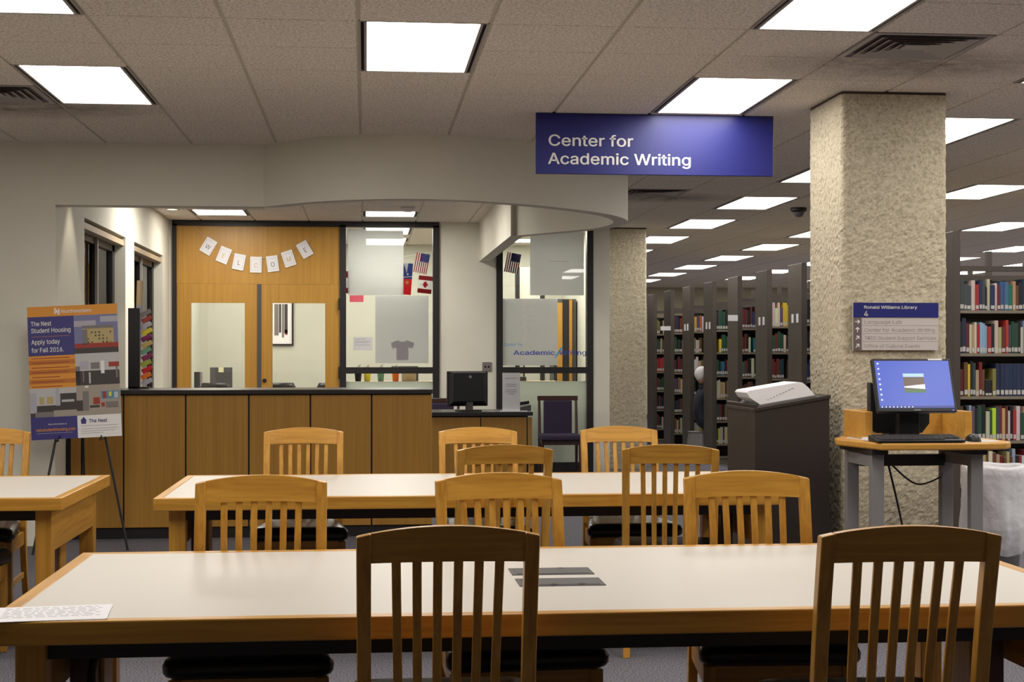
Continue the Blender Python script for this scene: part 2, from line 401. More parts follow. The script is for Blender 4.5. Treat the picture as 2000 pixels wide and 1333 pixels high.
for i in range(len(rows) - 1):
    a, b = 4 * i, 4 * i + 4
    fs += [(a, b, b + 2, a + 2), (a + 1, a + 3, b + 3, b + 1), (a, a + 1, b + 1, b), (a + 2, b + 2, b + 3, a + 3)]
e = 4 * (len(rows) - 1); fs += [(0, 2, 3, 1), (e, e + 1, e + 3, e + 2)]
hd.add(vs, fs); ho = struct(hd.build('wall_header', 'paint'))
bm = bmesh.new(); bm.from_mesh(ho.data)
for fc in bm.faces: fc.smooth = abs(fc.normal.z) < 0.5
for ed in bm.edges:
    if len(ed.link_faces) == 2 and ed.link_faces[0].normal.angle(ed.link_faces[1].normal) > 0.5: ed.smooth = False
bm.to_mesh(ho.data); bm.free()
# reception side wall with two window openings
SX = -2.25
sw = MB()
for y0, y1, z0, z1 in ((WY + 0.18, 12.22, 0, CEIL), (12.22, 14.27, 0, 0.95), (12.22, 14.27, 2.50, CEIL), (14.27, 14.80, 0, CEIL), (14.80, 16.86, 0, 0.95), (14.80, 16.86, 2.50, CEIL), (16.86, 17.4, 0, CEIL)):
    sw.box(SX - 0.16, SX, y0, y1, z0, z1 + (0.01 if z1 == CEIL else 0))
struct(sw.build('wall_side', 'paint'))
for k, (y0, y1) in enumerate(((12.22, 14.27), (14.80, 16.86))):
    wn = struct(empty('window_%d' % (k + 1), (SX, 0, 0)))
    f = MB()
    f.box(-0.16, -0.10, y0, y0 + 0.03, 0.95, 2.42); f.box(-0.16, -0.10, y1 - 0.12, y1, 0.95, 2.42); f.box(-0.16, -0.10, y0, y1, 0.95, 1.0); f.box(-0.16, -0.10, y0, y1, 2.36, 2.42)
    f.box(-0.16, -0.10, y0 + 1.06, y0 + 1.16, 1.0, 2.36)
    f.build('window_frame', 'black_metal', wn)
    B('window_head', 'beige_trim', -0.15, -0.015, y0, y1, 2.42, 2.47, wn)
    B('mullion', 'fixture_grey', -0.098, -0.075, y0 + 1.02, y0 + 1.05, 1.0, 2.42, wn)
    B('glass_pane', 'glass', -0.134, -0.128, y0 + 0.03, y0 + 1.06, 1.0, 2.36, wn); B('glass_pane', 'glass', -0.134, -0.128, y0 + 1.16, y1 - 0.12, 1.0, 2.36, wn)
# room behind the side windows
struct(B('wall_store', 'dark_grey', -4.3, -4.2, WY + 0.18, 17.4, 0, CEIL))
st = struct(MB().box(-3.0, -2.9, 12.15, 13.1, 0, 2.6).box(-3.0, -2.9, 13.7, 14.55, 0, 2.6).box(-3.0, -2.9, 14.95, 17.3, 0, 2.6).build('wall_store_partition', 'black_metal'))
tag(B('store_cupboard', 'panel_wood', -3.3, -3.02, 12.9, 13.9, 0, 2.5), 'tall wooden cupboard seen through the first dark side window', 'cupboard')
# ---------------- glazed wall at the back of the reception
BY = 17.4
bw = MB(); bw.box(0.86, 1.53, BY, BY + 0.12, 0, CEIL + 0.01); bw.box(2.68, 2.875, BY - 0.02, BY + 0.12, 0, CEIL + 0.01); bw.box(SX - 0.16, -2.215, BY, BY + 0.12, 0, CEIL + 0.01)
struct(bw.build('wall_back', 'paint'))
fr = struct(empty('trim_1', (0, BY, 0)))
for a in ((-2.215, -2.165, 0, 2.90), (-0.30, -0.226, 0, 2.90), (0.785, 0.86, 0, 2.90)):
    B('frame_post', 'black_metal', a[0], a[1], -0.03, 0.10, a[2], a[3], fr)
B('frame_head', 'black_metal', -2.215, 0.86, -0.03, 0.10, 2.88, CEIL + 0.01, fr)
B('transom_panel', 'panel_wood', -2.165, -0.30, 0.0, 0.05, 2.2115, 2.88, fr)
B('door_post', 'dark_grey', -1.248, -1.204, -0.012, 0.08, 0, 2.21, fr)
for k, (x0, x1, wx0, wx1) in enumerate(((-2.163, -1.250, -2.003, -1.391), (-1.202, -0.302, -1.075, -0.468))):
    d = struct(empty('door_%d' % (k + 1), (0, BY, 0)))
    lf = MB(); lf.box(x0, wx0, 0, 0.05, 0.01, 2.21); lf.box(wx1, x1, 0, 0.05, 0.01, 2.21); lf.box(wx0, wx1, 0, 0.05, 1.992, 2.21); lf.box(wx0, wx1, 0, 0.05, 0.01, 0.95)
    lf.build('door_leaf', 'panel_wood', d); B('glass_pane', 'glass', wx0, wx1, 0.02, 0.026, 0.95, 1.992, d)
    if k == 1:
        MB().tube([(-1.165, -0.012, 1.092), (-1.165, 0.0, 1.092)], 0.024, 14).build('lock', 'black_metal', d)
        for z in (1.98, 1.18): B('hinge', 'black_metal', -0.315, -0.295, -0.045, -0.025, z - 0.07, z + 0.07, d)
for k, (x0, x1) in enumerate(((-0.226, 0.785), (1.53, 2.68))):
    wn = struct(empty('window_%d' % (k + 3), (0, BY, 0)))
    a, b = (x0, x1) if k == 0 else (x0 + 0.075, x1 - 0.075)
    if k == 1:
        B('frame_post', 'black_metal', x0, a, -0.03, 0.10, 0, CEIL, wn); B('frame_post', 'black_metal', b, x1, -0.03, 0.10, 0, CEIL, wn); B('frame_head', 'black_metal', a, b, -0.03, 0.1, 2.88, CEIL, wn)
    B('mid_rail', 'black_metal', a, b, -0.03, 0.10, 1.172, 1.246, wn)
    B('sill_rail', 'black_metal', a, b, -0.03, 0.10, 0.0, 0.12, wn)
    B('glass_pane', 'glass', a, b, 0.03, 0.036, 1.246, 2.88, wn)
    B('glass_pane', 'glass', a, b, 0.03, 0.036, 1.079, 1.172, wn)
    B('frosted_pane', 'frosted', a, b, 0.03, 0.036, 0.12, 1.079, wn)
# office behind the glass
OY = 21.0
struct(B('wall_office', 'office_paint', -2.6, 3.0, OY, OY + 0.1, 0, CEIL + 0.01))
struct(B('wall_office_right', 'office_paint', 2.80, 2.875, BY + 0.12, OY, 0, CEIL + 0.01))
struct(B('wall_office_left', 'office_paint', -2.41, -2.3, BY + 0.12, OY, 0, CEIL + 0.01))

# ------------------------------------------------------------------ ceiling tiles, lights, vents
def cell(k, j): return GX0 + GW * k, GY0 + GD * j
occ = {}
fixtures = []
for col in range(-6, 27, 3):
    odd = (col // 3) % 2
    for r in range(-2, 14):
        j = (0 if odd else 2) + 4 * r
        x, y = cell(col, j)
        if y < 3.0 or y > 31.5: continue
        if x < 2.0 and y + 2 * GD > 10.45: continue
        fixtures.append((col, j, 2))
for col in (-3, 0): fixtures += [(col, 25, 1), (col, 21, 2)]  # the two-cell panels are unseen, added to brighten the nook
office = [(-3, 28, 2), (0, 28, 2), (3, 28, 2), (-3, 31, 1), (0, 31, 1), (3, 31, 1)]  # the rear left panel is an extra one, added to brighten the office
fixtures += office
for k, j, nn in fixtures:
    for q in range(nn): occ[(k, j + q)] = 1
ventcells = []
for vx, vy in VENTS:
    k, j = round((vx - GX0) / GW), round((vy - GY0) / GD); ventcells.append((k, j)); occ[(k, j)] = 1
tm = MB(); hx, hy = GW / 2 - 0.0085, GD / 2 - 0.0032; ch = 0.004
tv = [(-hx, -hy, 0.010), (hx, -hy, 0.010), (hx, hy, 0.010), (-hx, hy, 0.010), (-hx, -hy, 0.004), (hx, -hy, 0.004), (hx, hy, 0.004), (-hx, hy, 0.004),
      (-hx + ch, -hy + 0.003, 0), (hx - ch, -hy + 0.003, 0), (hx - ch, hy - 0.003, 0), (-hx + ch, hy - 0.003, 0)]
tf = [(0, 4, 5, 1), (1, 5, 6, 2), (2, 6, 7, 3), (3, 7, 4, 0), (4, 8, 9, 5), (5, 9, 10, 6), (6, 10, 11, 7), (7, 11, 8, 4), (8, 11, 10, 9)]
tme = None
cells = []
for k in range(-10, 28):
    for j in range(-8, 54):
        if (k, j) in occ: continue
        x, y = cell(k, j); x += GW / 2; y += GD / 2
        if not (XL < x < XR and YB + 0.3 < y < YF - 0.3): continue
        a = 0
        if y > 4:
            px, py, zc = proj(x, y, CEIL)
            if -60 < px < 2060 and py > -40 and not (y > 11.2 and x < 2.0 and y < 15) and not (y > 17): a = 1.0 / zc ** 2
        cells.append((a, x, y))
cells.sort(key=lambda t: -t[0])
far = MB()
for idx, (a, x, y) in enumerate(cells):
    if idx < 290 and a > 0:
        if tme is None:
            o = MB().add(tv, tf).build('ceiling_tile', 'ceiling_tile', slab, recalc=False); tme = o.data
        else:
            o = bpy.data.objects.new('ceiling_tile', tme); C.objects.link(o); o.parent = slab
        o.location = (x, y, CEIL)
    else: far.add([(v[0] + x, v[1] + y, v[2] + CEIL) for v in tv], tf)
o = far.build('far_ceiling_tiles', 'ceiling_tile', slab, recalc=False); o['kind'] = 'stuff'

def make_light(nn, glow='glow'):
    t = thing('ceiling_light', '', 'light')
    w_, d_ = GW - 0.004, GD * nn - 0.004
    fm = MB()
    g = 0.028; g2 = 0.012
    fm.box(0.002, g2, 0.002, d_, 0, 0.012); fm.box(w_ - g2, w_, 0.002, d_, 0, 0.012)
    fm.box(g2, w_ - g2, 0.002, 0.012, 0, 0.012); fm.box(g2, w_ - g2, d_ - 0.012, d_, 0, 0.012)
    fm.box(g, g + 0.014, 0.012, d_ - 0.012, -0.002, 0.012); fm.box(w_ - g - 0.014, w_ - g, 0.012, d_ - 0.012, -0.002, 0.012)
    fm.build('frame', 'fixture_grey', t)
    s_ = MB(); s_.box(g2, g, 0.012, d_ - 0.012, 0.007, 0.010); s_.box(w_ - g, w_ - g2, 0.012, d_ - 0.012, 0.007, 0.010); s_.build('air_slot', 'slot_dark', t)
    dm = MB(); a = g + 0.014; dm.quad((a, 0.012, 0.004), (a, d_ - 0.012, 0.004), (w_ - a, d_ - 0.012, 0.004), (w_ - a, 0.012, 0.004))
    dm.build('diffuser', glow, t, recalc=False)
    return t
proto = {2: make_light(2), 1: make_light(1, 'glow_nook'), 3: make_light(2, 'glow_nook')}; used = {1: 0, 2: 0, 3: 0}
NEAR = {(-3, 12): 'bright ceiling light panel over the left reading table, beside an air vent',
        (-3, 8): 'ceiling light panel in line with, and before, the one beside the left air vent', (0, 10): 'bright ceiling light panel straight above the long table nearest the reception counter',
        (3, 12): 'bright ceiling light panel directly above the hanging blue sign',
        (3, 8): 'bright ceiling light panel beside the air vent in front of the big concrete pillar',
        (6, 14): 'bright ceiling light panel just behind the big concrete pillar'}
for k, j, nn in fixtures:
    x, y = cell(k, j); loc = (x, y, CEIL)
    pk = 3 if nn == 2 and x < 2.2 and y > 11 else nn
    if used[pk]: o = dup(proto[pk], loc, 0)
    else: o = proto[pk]; o.location = loc; used[pk] = 1
    if (k, j, nn) in office: lab, grp = 'ceiling light panel inside the glass-walled office', 'office ceiling lights'
    elif nn == 1: lab, grp = 'small ceiling light panel inside the reception nook before the wooden doors', 'reception ceiling lights'
    elif x < 2 and y > 11: lab, grp = 'unseen ceiling light panel added to brighten the nook behind the curved header', 'reception ceiling lights'
    elif x > 2.6 and y > 8.5: lab, grp = 'bright ceiling light panel in the %s row of lights in from the bookshelf end panels' % {6: 'first', 9: 'second', 12: 'third', 15: 'fourth', 18: 'fifth', 21: 'sixth', 24: 'seventh'}[k], 'ceiling lights over the bookshelves'
    else: lab, grp = 'bright rectangular ceiling light panel over the reading tables', 'ceiling lights over the reading tables'
    if NEAR.get((k, j)): lab = NEAR[(k, j)]
    o['label'] = lab; o['group'] = grp
vl = ['square louvred air vent in dirty ceiling tiles in front of the concrete pillar', 'square louvred air vent beside the light over the left table', 'square louvred air vent in the ceiling beyond the blue hanging sign']
for (k, j), lab in zip(ventcells, vl):
    x, y = cell(k, j); t = thing('air_vent', lab, 'vent', (x, y, CEIL), 0, 'ceiling air vents')
    W_, D_ = GW - 0.01, GD - 0.01
    B('back_plate', 'sign_taupe', 0.03, W_ - 0.02, 0.03, D_ - 0.02, 0.004, 0.006, t)
    f = MB()
    for a in ((0.005, W_, 0.005, 0.035), (0.005, W_, D_ - 0.03, D_), (0.005, 0.035, 0.035, D_ - 0.03), (W_ - 0.03, W_, 0.035, D_ - 0.03)): f.box(*a, -0.003, 0.01)
    f.build('frame', 'fixture_grey', t)
    for q in range(5):
        i0 = 0.055 + q * 0.048
        l = MB(); a0, a1, b0, b1 = i0, W_ - i0, i0, D_ - i0; h = 0.026
        if q == 4: l.box(a0, a1, b0, b1, -0.006, 0.0)
        else:
            ring = [(a0, b0), (a1, b0), (a1, b1), (a0, b1)]; h = 0.034; rin = [(a0 + h, b0 + h), (a1 - h, b0 + h), (a1 - h, b1 - h), (a0 + h, b1 - h)]
            vs = [(p[0], p[1], -0.012) for p in ring] + [(p[0], p[1], 0.002) for p in rin]
            l.add(vs, [(i, (i + 1) % 4, 4 + (i + 1) % 4, 4 + i) for i in range(4)])
        l.build('louvre', 'fixture_grey', t)
t = thing('dome_camera', 'small dark dome camera on the ceiling above the bookshelf aisle', 'camera', (4.55, 15.3, CEIL))
MB().lathe([(0.0, 0), (0.085, 0), (0.085, -0.03), (0.07, -0.045), (0, -0.045)], 20).build('base', 'black_plastic', t, smooth=False)
MB().lathe([(0.06, -0.04), (0.055, -0.07), (0.035, -0.092), (0.0, -0.1)], 20).build('dome', 'dark_grey', t, smooth=True)
t = thing('smoke_detector', 'round smoke detector beside a nook ceiling light', 'detector', (0.44, 15.62, CEIL))
MB().lathe([(0, 0), (0.07, 0), (0.07, -0.025), (0.05, -0.05), (0, -0.055)], 20).build('body', 'sign_grey', t, smooth=True)
# wall washers of the reception side wall
for k, y in enumerate((11.62, 13.75, 16.1)):
    t = thing('downlight', 'recessed round downlight washing the reception side wall', 'light', (-2.05, y, CEIL), 0, 'wall washing downlights')
    MB().lathe([(0.08, 0.0), (0.08, -0.006), (0.06, -0.006), (0.055, 0.0)], 20).build('trim_ring', 'white_metal', t)
    MB().lathe([(0.055, -0.001), (0.0, -0.001)], 20).build('lens', 'downlight_lens', t)
    ld = bpy.data.lights.new('downlight_lamp', 'SPOT'); ld.energy = 24; ld.color = (1, 0.9, 0.72); ld.spot_size = math.radians(64); ld.spot_blend = 0.3; ld.shadow_soft_size = 0.04
    lo = bpy.data.objects.new('downlight_lamp', ld); C.objects.link(lo); lo.parent = t; lo.location = (0, 0, -0.03); lo.rotation_euler = (0, math.radians(-6), 0)

# ------------------------------------------------------------------ concrete pillars
def pillar(name, x0, x1, y0, y1, label, step):
    t = thing(name, label, 'pillar', ((x0 + x1) / 2, (y0 + y1) / 2, 0), 0, 'concrete pillars')
    hw, hd_ = (x1 - x0) / 2, (y1 - y0) / 2; r = 0.025
    ring = []
    for cx, cy, a0 in ((hw - r, hd_ - r, 0), (-hw + r, hd_ - r, 90), (-hw + r, -hd_ + r, 180), (hw - r, -hd_ + r, 270)):
        for q in range(4):
            a = math.radians(a0 + q * 30); ring.append((cx + r * math.cos(a), cy + r * math.sin(a), math.cos(a), math.sin(a)))
    dense = []
    for i in range(len(ring)):
        p, q = ring[i], ring[(i + 1) % len(ring)]; Ln = math.hypot(q[0] - p[0], q[1] - p[1]); m_ = max(1, int(Ln / step))
        for k in range(m_): u = k / m_; dense.append([p[e] * (1 - u) + q[e] * u for e in range(4)])
    H = CEIL - 0.016; nz = int(H / step); mb = MB(); nn = len(dense)
    for iz in range(nz + 1):
        z = H * iz / nz
        for d in dense:
            v = Vector((d[0], d[1], z)); nv = noise.noise(v * 34 + Vector((x0, y0, 0))) * 0.0045 + noise.noise(v * 75) * 0.0035 + noise.noise(v * 5) * 0.003
            mb.v.append((d[0] + d[2] * nv, d[1] + d[3] * nv, z))
    for iz in range(nz):
        for i in range(nn):
            mb.f.append((iz * nn + i, iz * nn + (i + 1) % nn, (iz + 1) * nn + (i + 1) % nn, (iz + 1) * nn + i)); mb.mi.append(0)
    mb.build('shaft', 'concrete', t, recalc=False)
    B('shadow_gap', 'concrete_dark', -hw + 0.006, hw - 0.006, -hd_ + 0.006, hd_ - 0.006, H - 0.003, CEIL, t)
    B('shaft_top', 'concrete', -hw + 0.01, hw - 0.01, -hd_ + 0.01, hd_ - 0.01, H - 0.02, H - 0.002, t)
pillar('concrete_pillar', 2.78, 3.42, 8.48, 9.12, 'big square pebbled concrete pillar with the library directory sign', 0.0135)
pillar('concrete_pillar', 2.80, 3.42, 17.9, 18.52, 'pebbled concrete pillar at the end of the glass-walled office', 0.03)

# ------------------------------------------------------------------ reading tables
def make_table(sockets=False):
    t = thing('reading_table', '', 'table')
    Lx, Dy, H = 2.95, 1.30, 0.74      # origin: front-left corner on the floor
    e = 0.042
    top = MB(); top.box(e, Lx - e, e, Dy - e, H - 0.05, H)
    top.build('laminate_top', 'laminate_white', t)
    for nm, a, m_ in (('edge_band', (0, Lx, 0, e), 'oak_x'), ('edge_band', (0, Lx, Dy - e, Dy), 'oak_x'), ('edge_band', (0, e, e, Dy - e), 'oak_y'), ('edge_band', (Lx - e, Lx, e, Dy - e), 'oak_y')):
        B(nm, m_, *a, H - 0.058, H + 0.001, t, 0.004)
    for x in (0.06, Lx - 0.135):
        for y in (0.08, Dy - 0.155):
            B('leg', 'oak_z', x, x + 0.075, y, y + 0.075, 0, H - 0.058, t, 0.004)
        lft = x < 1; xx = x + (0.004 if lft else 0.036)
        B('end_apron', 'oak_y', xx, xx + 0.035, 0.155, Dy - 0.155, H - 0.058 - 0.20, H - 0.058, t)
        B('cable_post', 'oak_z', xx + (0.05 if lft else -0.10), xx + (0.13 if lft else -0.02), Dy / 2 - 0.07, Dy / 2 + 0.07, 0, H - 0.058, t, 0.003)
        B('cable_channel', 'dark_wood', xx + (0.05 if lft else -0.09), xx + (0.12 if lft else -0.03), Dy / 2 - 0.15, Dy / 2 - 0.07, 0, H - 0.058, t)
    for y in (0.11, Dy - 0.14):
        B('long_apron', 'black_metal', 0.135, Lx - 0.135, y, y + 0.03, H - 0.058 - 0.055, H - 0.058, t)
    B('cable_tray', 'black_metal', 0.16, Lx - 0.16, Dy / 2 - 0.14, Dy / 2 + 0.14, H - 0.14, H - 0.06, t)
    return t
tb = make_table(); tb.location = (-0.935, 3.745, 0)
tb['label'] = 'long white-topped oak table with two dark socket plates and a sheet of paper'; tb['group'] = 'long reading tables'
dup(tb, (-0.965, 6.90, 0), 0, 'long white-topped oak table standing before the reception counter', 'long reading tables')
dup(tb, (-4.335, 6.965, 0), 0, 'white-topped oak table beside the poster easel, only its end showing', 'long reading tables')
for k, (y0, y1) in enumerate(((4.40, 4.535), (4.185, 4.325))):
    pl = MB(); x0, x1 = 0.435, 0.683; r = 0.012; y0 -= 3.745; y1 -= 3.745; x0 += 0.935; x1 += 0.935
    pl.box(x0, x1, y0, y1, 0.7395, 0.7425)
    sp = pl.build('socket_plate', 'dark_grey', tb, 0.0015)
    B('flap', 'dark_grey', x0 + 0.015, x1 - 0.015, y0 + 0.012, y1 - 0.012, 0.7424, 0.7436, sp, 0.0005)
    for xx in ((0.10, 0.18) if k == 1 else (0.16,)):
        yy = y0 + 0.018 if k == 1 else y1 - 0.018
        MB().lathe([(0.012, 0.7437), (0, 0.7438)], 12, x0 + xx, yy).build('finger_hole', 'black_plastic', sp)
pp = MB(); T = Matrix.Translation((-0.79, 3.86, 0.7415)) @ Matrix.Rotation(math.radians(4), 4, 'Z')
for k in range(3): pp.box(-0.14, 0.14, -0.108, 0.108, k * 0.0006, k * 0.0006 + 0.0005, 0, T @ Matrix.Rotation(math.radians(k * 1.2), 4, 'Z'))
po = tag(pp.build('paper_sheet', 'paper'), 'printed white paper lying on the corner of the long table', 'paper')
ln = MB()
for r_ in range(7):
    x = -0.12
    while x < 0.11:
        wd = random.uniform(0.008, 0.03); ln.box(x, min(x + wd, 0.12), 0.08 - r_ * 0.022, 0.0835 - r_ * 0.022, 0.0019, 0.0021, 0, T @ Matrix.Rotation(math.radians(2.4), 4, 'Z')); x += wd + 0.007
ln.build('print_lines', 'ink_light', po)
cb = MB().tube(smoothpath([(-0.70, 4.05, 0.68), (-0.72, 4.0, 0.55), (-0.745, 3.97, 0.35), (-0.76, 3.95, 0.12), (-0.73, 4.0, 0.012), (-0.6, 4.15, 0.012)], 6), 0.011, 8).build('power_cable', 'black_plastic', smooth=True)
tag(cb, 'thick black cable hanging under the corner of the long table', 'cable')

# ------------------------------------------------------------------ oak slat-back chairs (sitter faces +Y, origin at seat centre on the floor)
def make_chair():
    t = thing('library_chair', '', 'chair')
    HW = 0.2225
    def arch(x): return 0.985 - 0.026 * (x / HW) ** 2
    def by(z):      # back plane offset with height: slight rake and bow
        if z < 0.44: return -0.205 - 0.10 * ((0.44 - z) / 0.44) ** 1.4
        u = (z - 0.44) / 0.545; return -0.205 - 0.11 * u - 0.02 * u * (1 - u) * -2
    zs = [0, 0.15, 0.3, 0.44, 0.56, 0.68, 0.80, 0.90, 0.955]
    for s in (-1, 1):
        vs = []; fs = []
        for i, z in enumerate(zs):
            xo = s * (HW - 0.004 * (1 - min(z, 0.9) / 0.9)); xi = s * (HW - 0.036); y = by(z); dd = 0.040 if z > 0.3 else 0.034
            zo = z if i < len(zs) - 1 else arch(HW); zi = z if i < len(zs) - 1 else arch(HW - 0.036)
            vs += [(xo, y, zo), (xi, y, zi), (xi, y - dd, zi), (xo, y - dd, zo)]
        for i in range(len(zs) - 1):
            for k in range(4): fs.append((4 * i + k, 4 * i + (k + 1) % 4, 4 * i + 4 + (k + 1) % 4, 4 * i + 4 + k))
        n_ = len(zs) - 1; fs += [(3, 2, 1, 0), (4 * n_, 4 * n_ + 1, 4 * n_ + 2, 4 * n_ + 3)]
        MB().add(vs, fs).build('rear_leg', 'oak_z', t, 0.0035, 2)
    cr = MB(); n_ = 12; xi = HW - 0.036
    for i in range(n_ + 1):
        x = -xi + 2 * xi * i / n_; bow = 0.012 * (1 - (x / xi) ** 2)
        zt, zb = arch(x), 0.893 + 0.004 * (1 - (x / xi) ** 2)
        cr.v += [(x, by(zb) - 0.005 - bow, zb), (x, by(zb) - 0.033 - bow, zb), (x, by(0.96) - 0.033 - bow, zt), (x, by(0.96) - 0.005 - bow, zt)]
    for i in range(n_):
        for k in range(4): cr.f.append((4 * i + k, 4 * i + (k + 1) % 4, 4 * i + 4 + (k + 1) % 4, 4 * i + 4 + k)); cr.mi.append(0)
    cr.f += [(3, 2, 1, 0), (4 * n_, 4 * n_ + 1, 4 * n_ + 2, 4 * n_ + 3)]; cr.mi += [0, 0]
    cr.build('crest_rail', 'oak_x', t)
    for i in range(6):
        x = (i - 2.5) * 0.0505; bow = 0.012 * (1 - (x / xi) ** 2); vs = []; fs = []
        zz = [0.40, 0.52, 0.64, 0.77, 0.897]
        for z in zz:
            y = by(z) - 0.012 - bow * (z - 0.4) / 0.5; hw = 0.0112; xx = x * (0.93 + 0.07 * (z - 0.4) / 0.5)
            vs += [(xx - hw, y, z), (xx + hw, y, z), (xx + hw, y - 0.013, z), (xx - hw, y - 0.013, z)]
        for k2 in range(len(zz) - 1):
            for k in range(4): fs.append((4 * k2 + k, 4 * k2 + (k + 1) % 4, 4 * k2 + 4 + (k + 1) % 4, 4 * k2 + 4 + k))
        n2 = len(zz) - 1; fs += [(3, 2, 1, 0), (4 * n2, 4 * n2 + 1, 4 * n2 + 2, 4 * n2 + 3)]
        MB().add(vs, fs).build('slat', 'oak_z', t, 0.002, 1)
    for s in (-1, 1): B('front_leg', 'oak_z', s * 0.222 - 0.02, s * 0.222 + 0.02, 0.205, 0.245, 0, 0.41, t, 0.003)
    B('seat_rail', 'oak_x', -0.205, 0.205, 0.212, 0.238, 0.345, 0.415, t, 0.002); B('seat_rail', 'oak_x', -0.187, 0.187, -0.238, -0.212, 0.345, 0.415, t, 0.002)
    for s in (-1, 1):
        MB().prism([(s * 0.192, -0.212), (s * 0.212, -0.212), (s * 0.236, 0.206), (s * 0.213, 0.206)], 0.345, 0.415).build('seat_rail', 'oak_y', t)
        MB().prism([(s * 0.198, -0.21), (s * 0.212, -0.21), (s * 0.230, 0.206), (s * 0.216, 0.206)], 0.16, 0.19).build('stretcher', 'oak_y', t)
    st_ = MB(); prof = [(0.0, 0.416, 0.02), (0.0, 0.424, 0.004), (0.0, 0.436, -0.003), (0.0, 0.456, -0.004), (0.0, 0.474, 0.004), (0.0, 0.486, 0.022), (0.0, 0.491, 0.055)]
    def outl(ins):
        pts = []; fx, bx, f_, b_ = 0.254 - ins, 0.195 - ins, 0.285 - ins, -0.198 + ins; r = 0.04
        for cx, cy, a0 in ((fx - r, f_ - r, 0), (-fx + r, f_ - r, 90), (-bx + r * .6, b_ + r * .6, 180), (bx - r * .6, b_ + r * .6, 270)):
            rr = r if a0 < 180 else r * .6
            for q in range(5): a = math.radians(a0 + q * 22.5); pts.append((cx + rr * math.cos(a), cy + rr * math.sin(a)))
        return pts
    rings = [[(p[0], p[1], z) for p in outl(ins)] for _, z, ins in prof]; nn = len(rings[0])
    for r_ in rings: st_.v += r_
    for i in range(len(rings) - 1):
        for k in range(nn): st_.f.append((i * nn + k, i * nn + (k + 1) % nn, (i + 1) * nn + (k + 1) % nn, (i + 1) * nn + k)); st_.mi.append(0)
    st_.f.append(tuple((len(rings) - 1) * nn + k for k in range(nn))); st_.f.append(tuple(range(nn - 1, -1, -1))); st_.mi += [0, 0]
    st_.build('seat', 'vinyl', t, smooth=True)
    return t
chair = make_chair(); first = [True]
def put_chair(x, y, deg, label):
    """x, y: centre of the backrest top on plan"""
    a = math.radians(deg); off = Vector((0, 0.33, 0)); off.rotate(Matrix.Rotation(a, 3, 'Z')); loc = (x + off.x, y + off.y, 0)
    if first[0]: chair.location = loc; chair.rotation_euler = (0, 0, a); chair['label'] = label; chair['group'] = 'oak slat-back chairs'; first[0] = False
    else: dup(chair, loc, a, label, 'oak slat-back chairs')
put_chair(0.20, 3.60, 0, 'oak slat-back chair, back to us, beside the socket plates of the long table')
put_chair(1.315, 3.49, -2, 'oak slat-back chair, back to us, at the socket table in front of the computer kiosk')
put_chair(-0.354, 5.15, 180, 'oak slat-back chair facing us across the socket table, furthest from the lectern')
put_chair(0.462, 5.17, 184, 'oak slat-back chair facing us across the table, right behind the socket plates')
put_chair(1.345, 5.17, 176, 'oak slat-back chair facing us across the socket table, in front of the black lectern')
put_chair(0.637, 6.78, 4, 'brown-looking oak chair pushed up, back to us, at the middle of the second table')
put_chair(1.395, 6.72, -9, 'oak slat-back chair, back to us, turned a little, at the second table near the lectern')
put_chair(-0.347, 8.46, 180, 'oak slat-back chair facing us against the wooden counter panels')
put_chair(0.633, 8.40, 180, 'oak slat-back chair facing us in front of the desk with the computer')
put_chair(1.452, 8.46, 179, 'oak slat-back chair facing us before the concrete pillar at the office end')
put_chair(-2.10, 8.58, 181, 'oak slat-back chair facing us behind the table beside the poster easel')
put_chair(-1.90, 6.62, 2, 'oak chair of which only a leg shows under the table by the easel')

# ------------------------------------------------------------------ reception counter
t = thing('reception_counter', 'long wooden reception counter with black worktop edge and vertical panels', 'counter', (0, 11.45, 0))
B('counter_top', 'black_laminate', -2.24, 0.515, -0.03, 0.72, 1.095, 1.128, t, 0.003)
B('plinth', 'black_metal', -2.24, 0.515, 0.02, 0.65, 0, 0.082, t)
B('carcass', 'black_metal', -2.24, 0.505, 0.022, 0.66, 0.082, 1.095, t)
xs = [-2.215, -2.130, -1.820, -1.358, -0.885, -0.420, 0.046, 0.515]
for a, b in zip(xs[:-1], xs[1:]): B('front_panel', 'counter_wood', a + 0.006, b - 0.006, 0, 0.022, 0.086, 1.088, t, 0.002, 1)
t = thing('reception_desk', 'lower wooden desk with black top beside the counter', 'desk', (0, 14.6, 0))
B('desk_top', 'black_laminate', 0.62, 1.645, -0.03, 0.75, 0.79, 0.828, t, 0.003)
B('carcass', 'black_metal', 0.64, 1.60, 0.022, 0.70, 0.0, 0.79, t)
for a, b in ((0.62, 1.125), (1.135, 1.585), (1.603, 1.64)): B('front_panel', 'counter_wood', a, b, 0, 0.022, 0.08, 0.775, t)
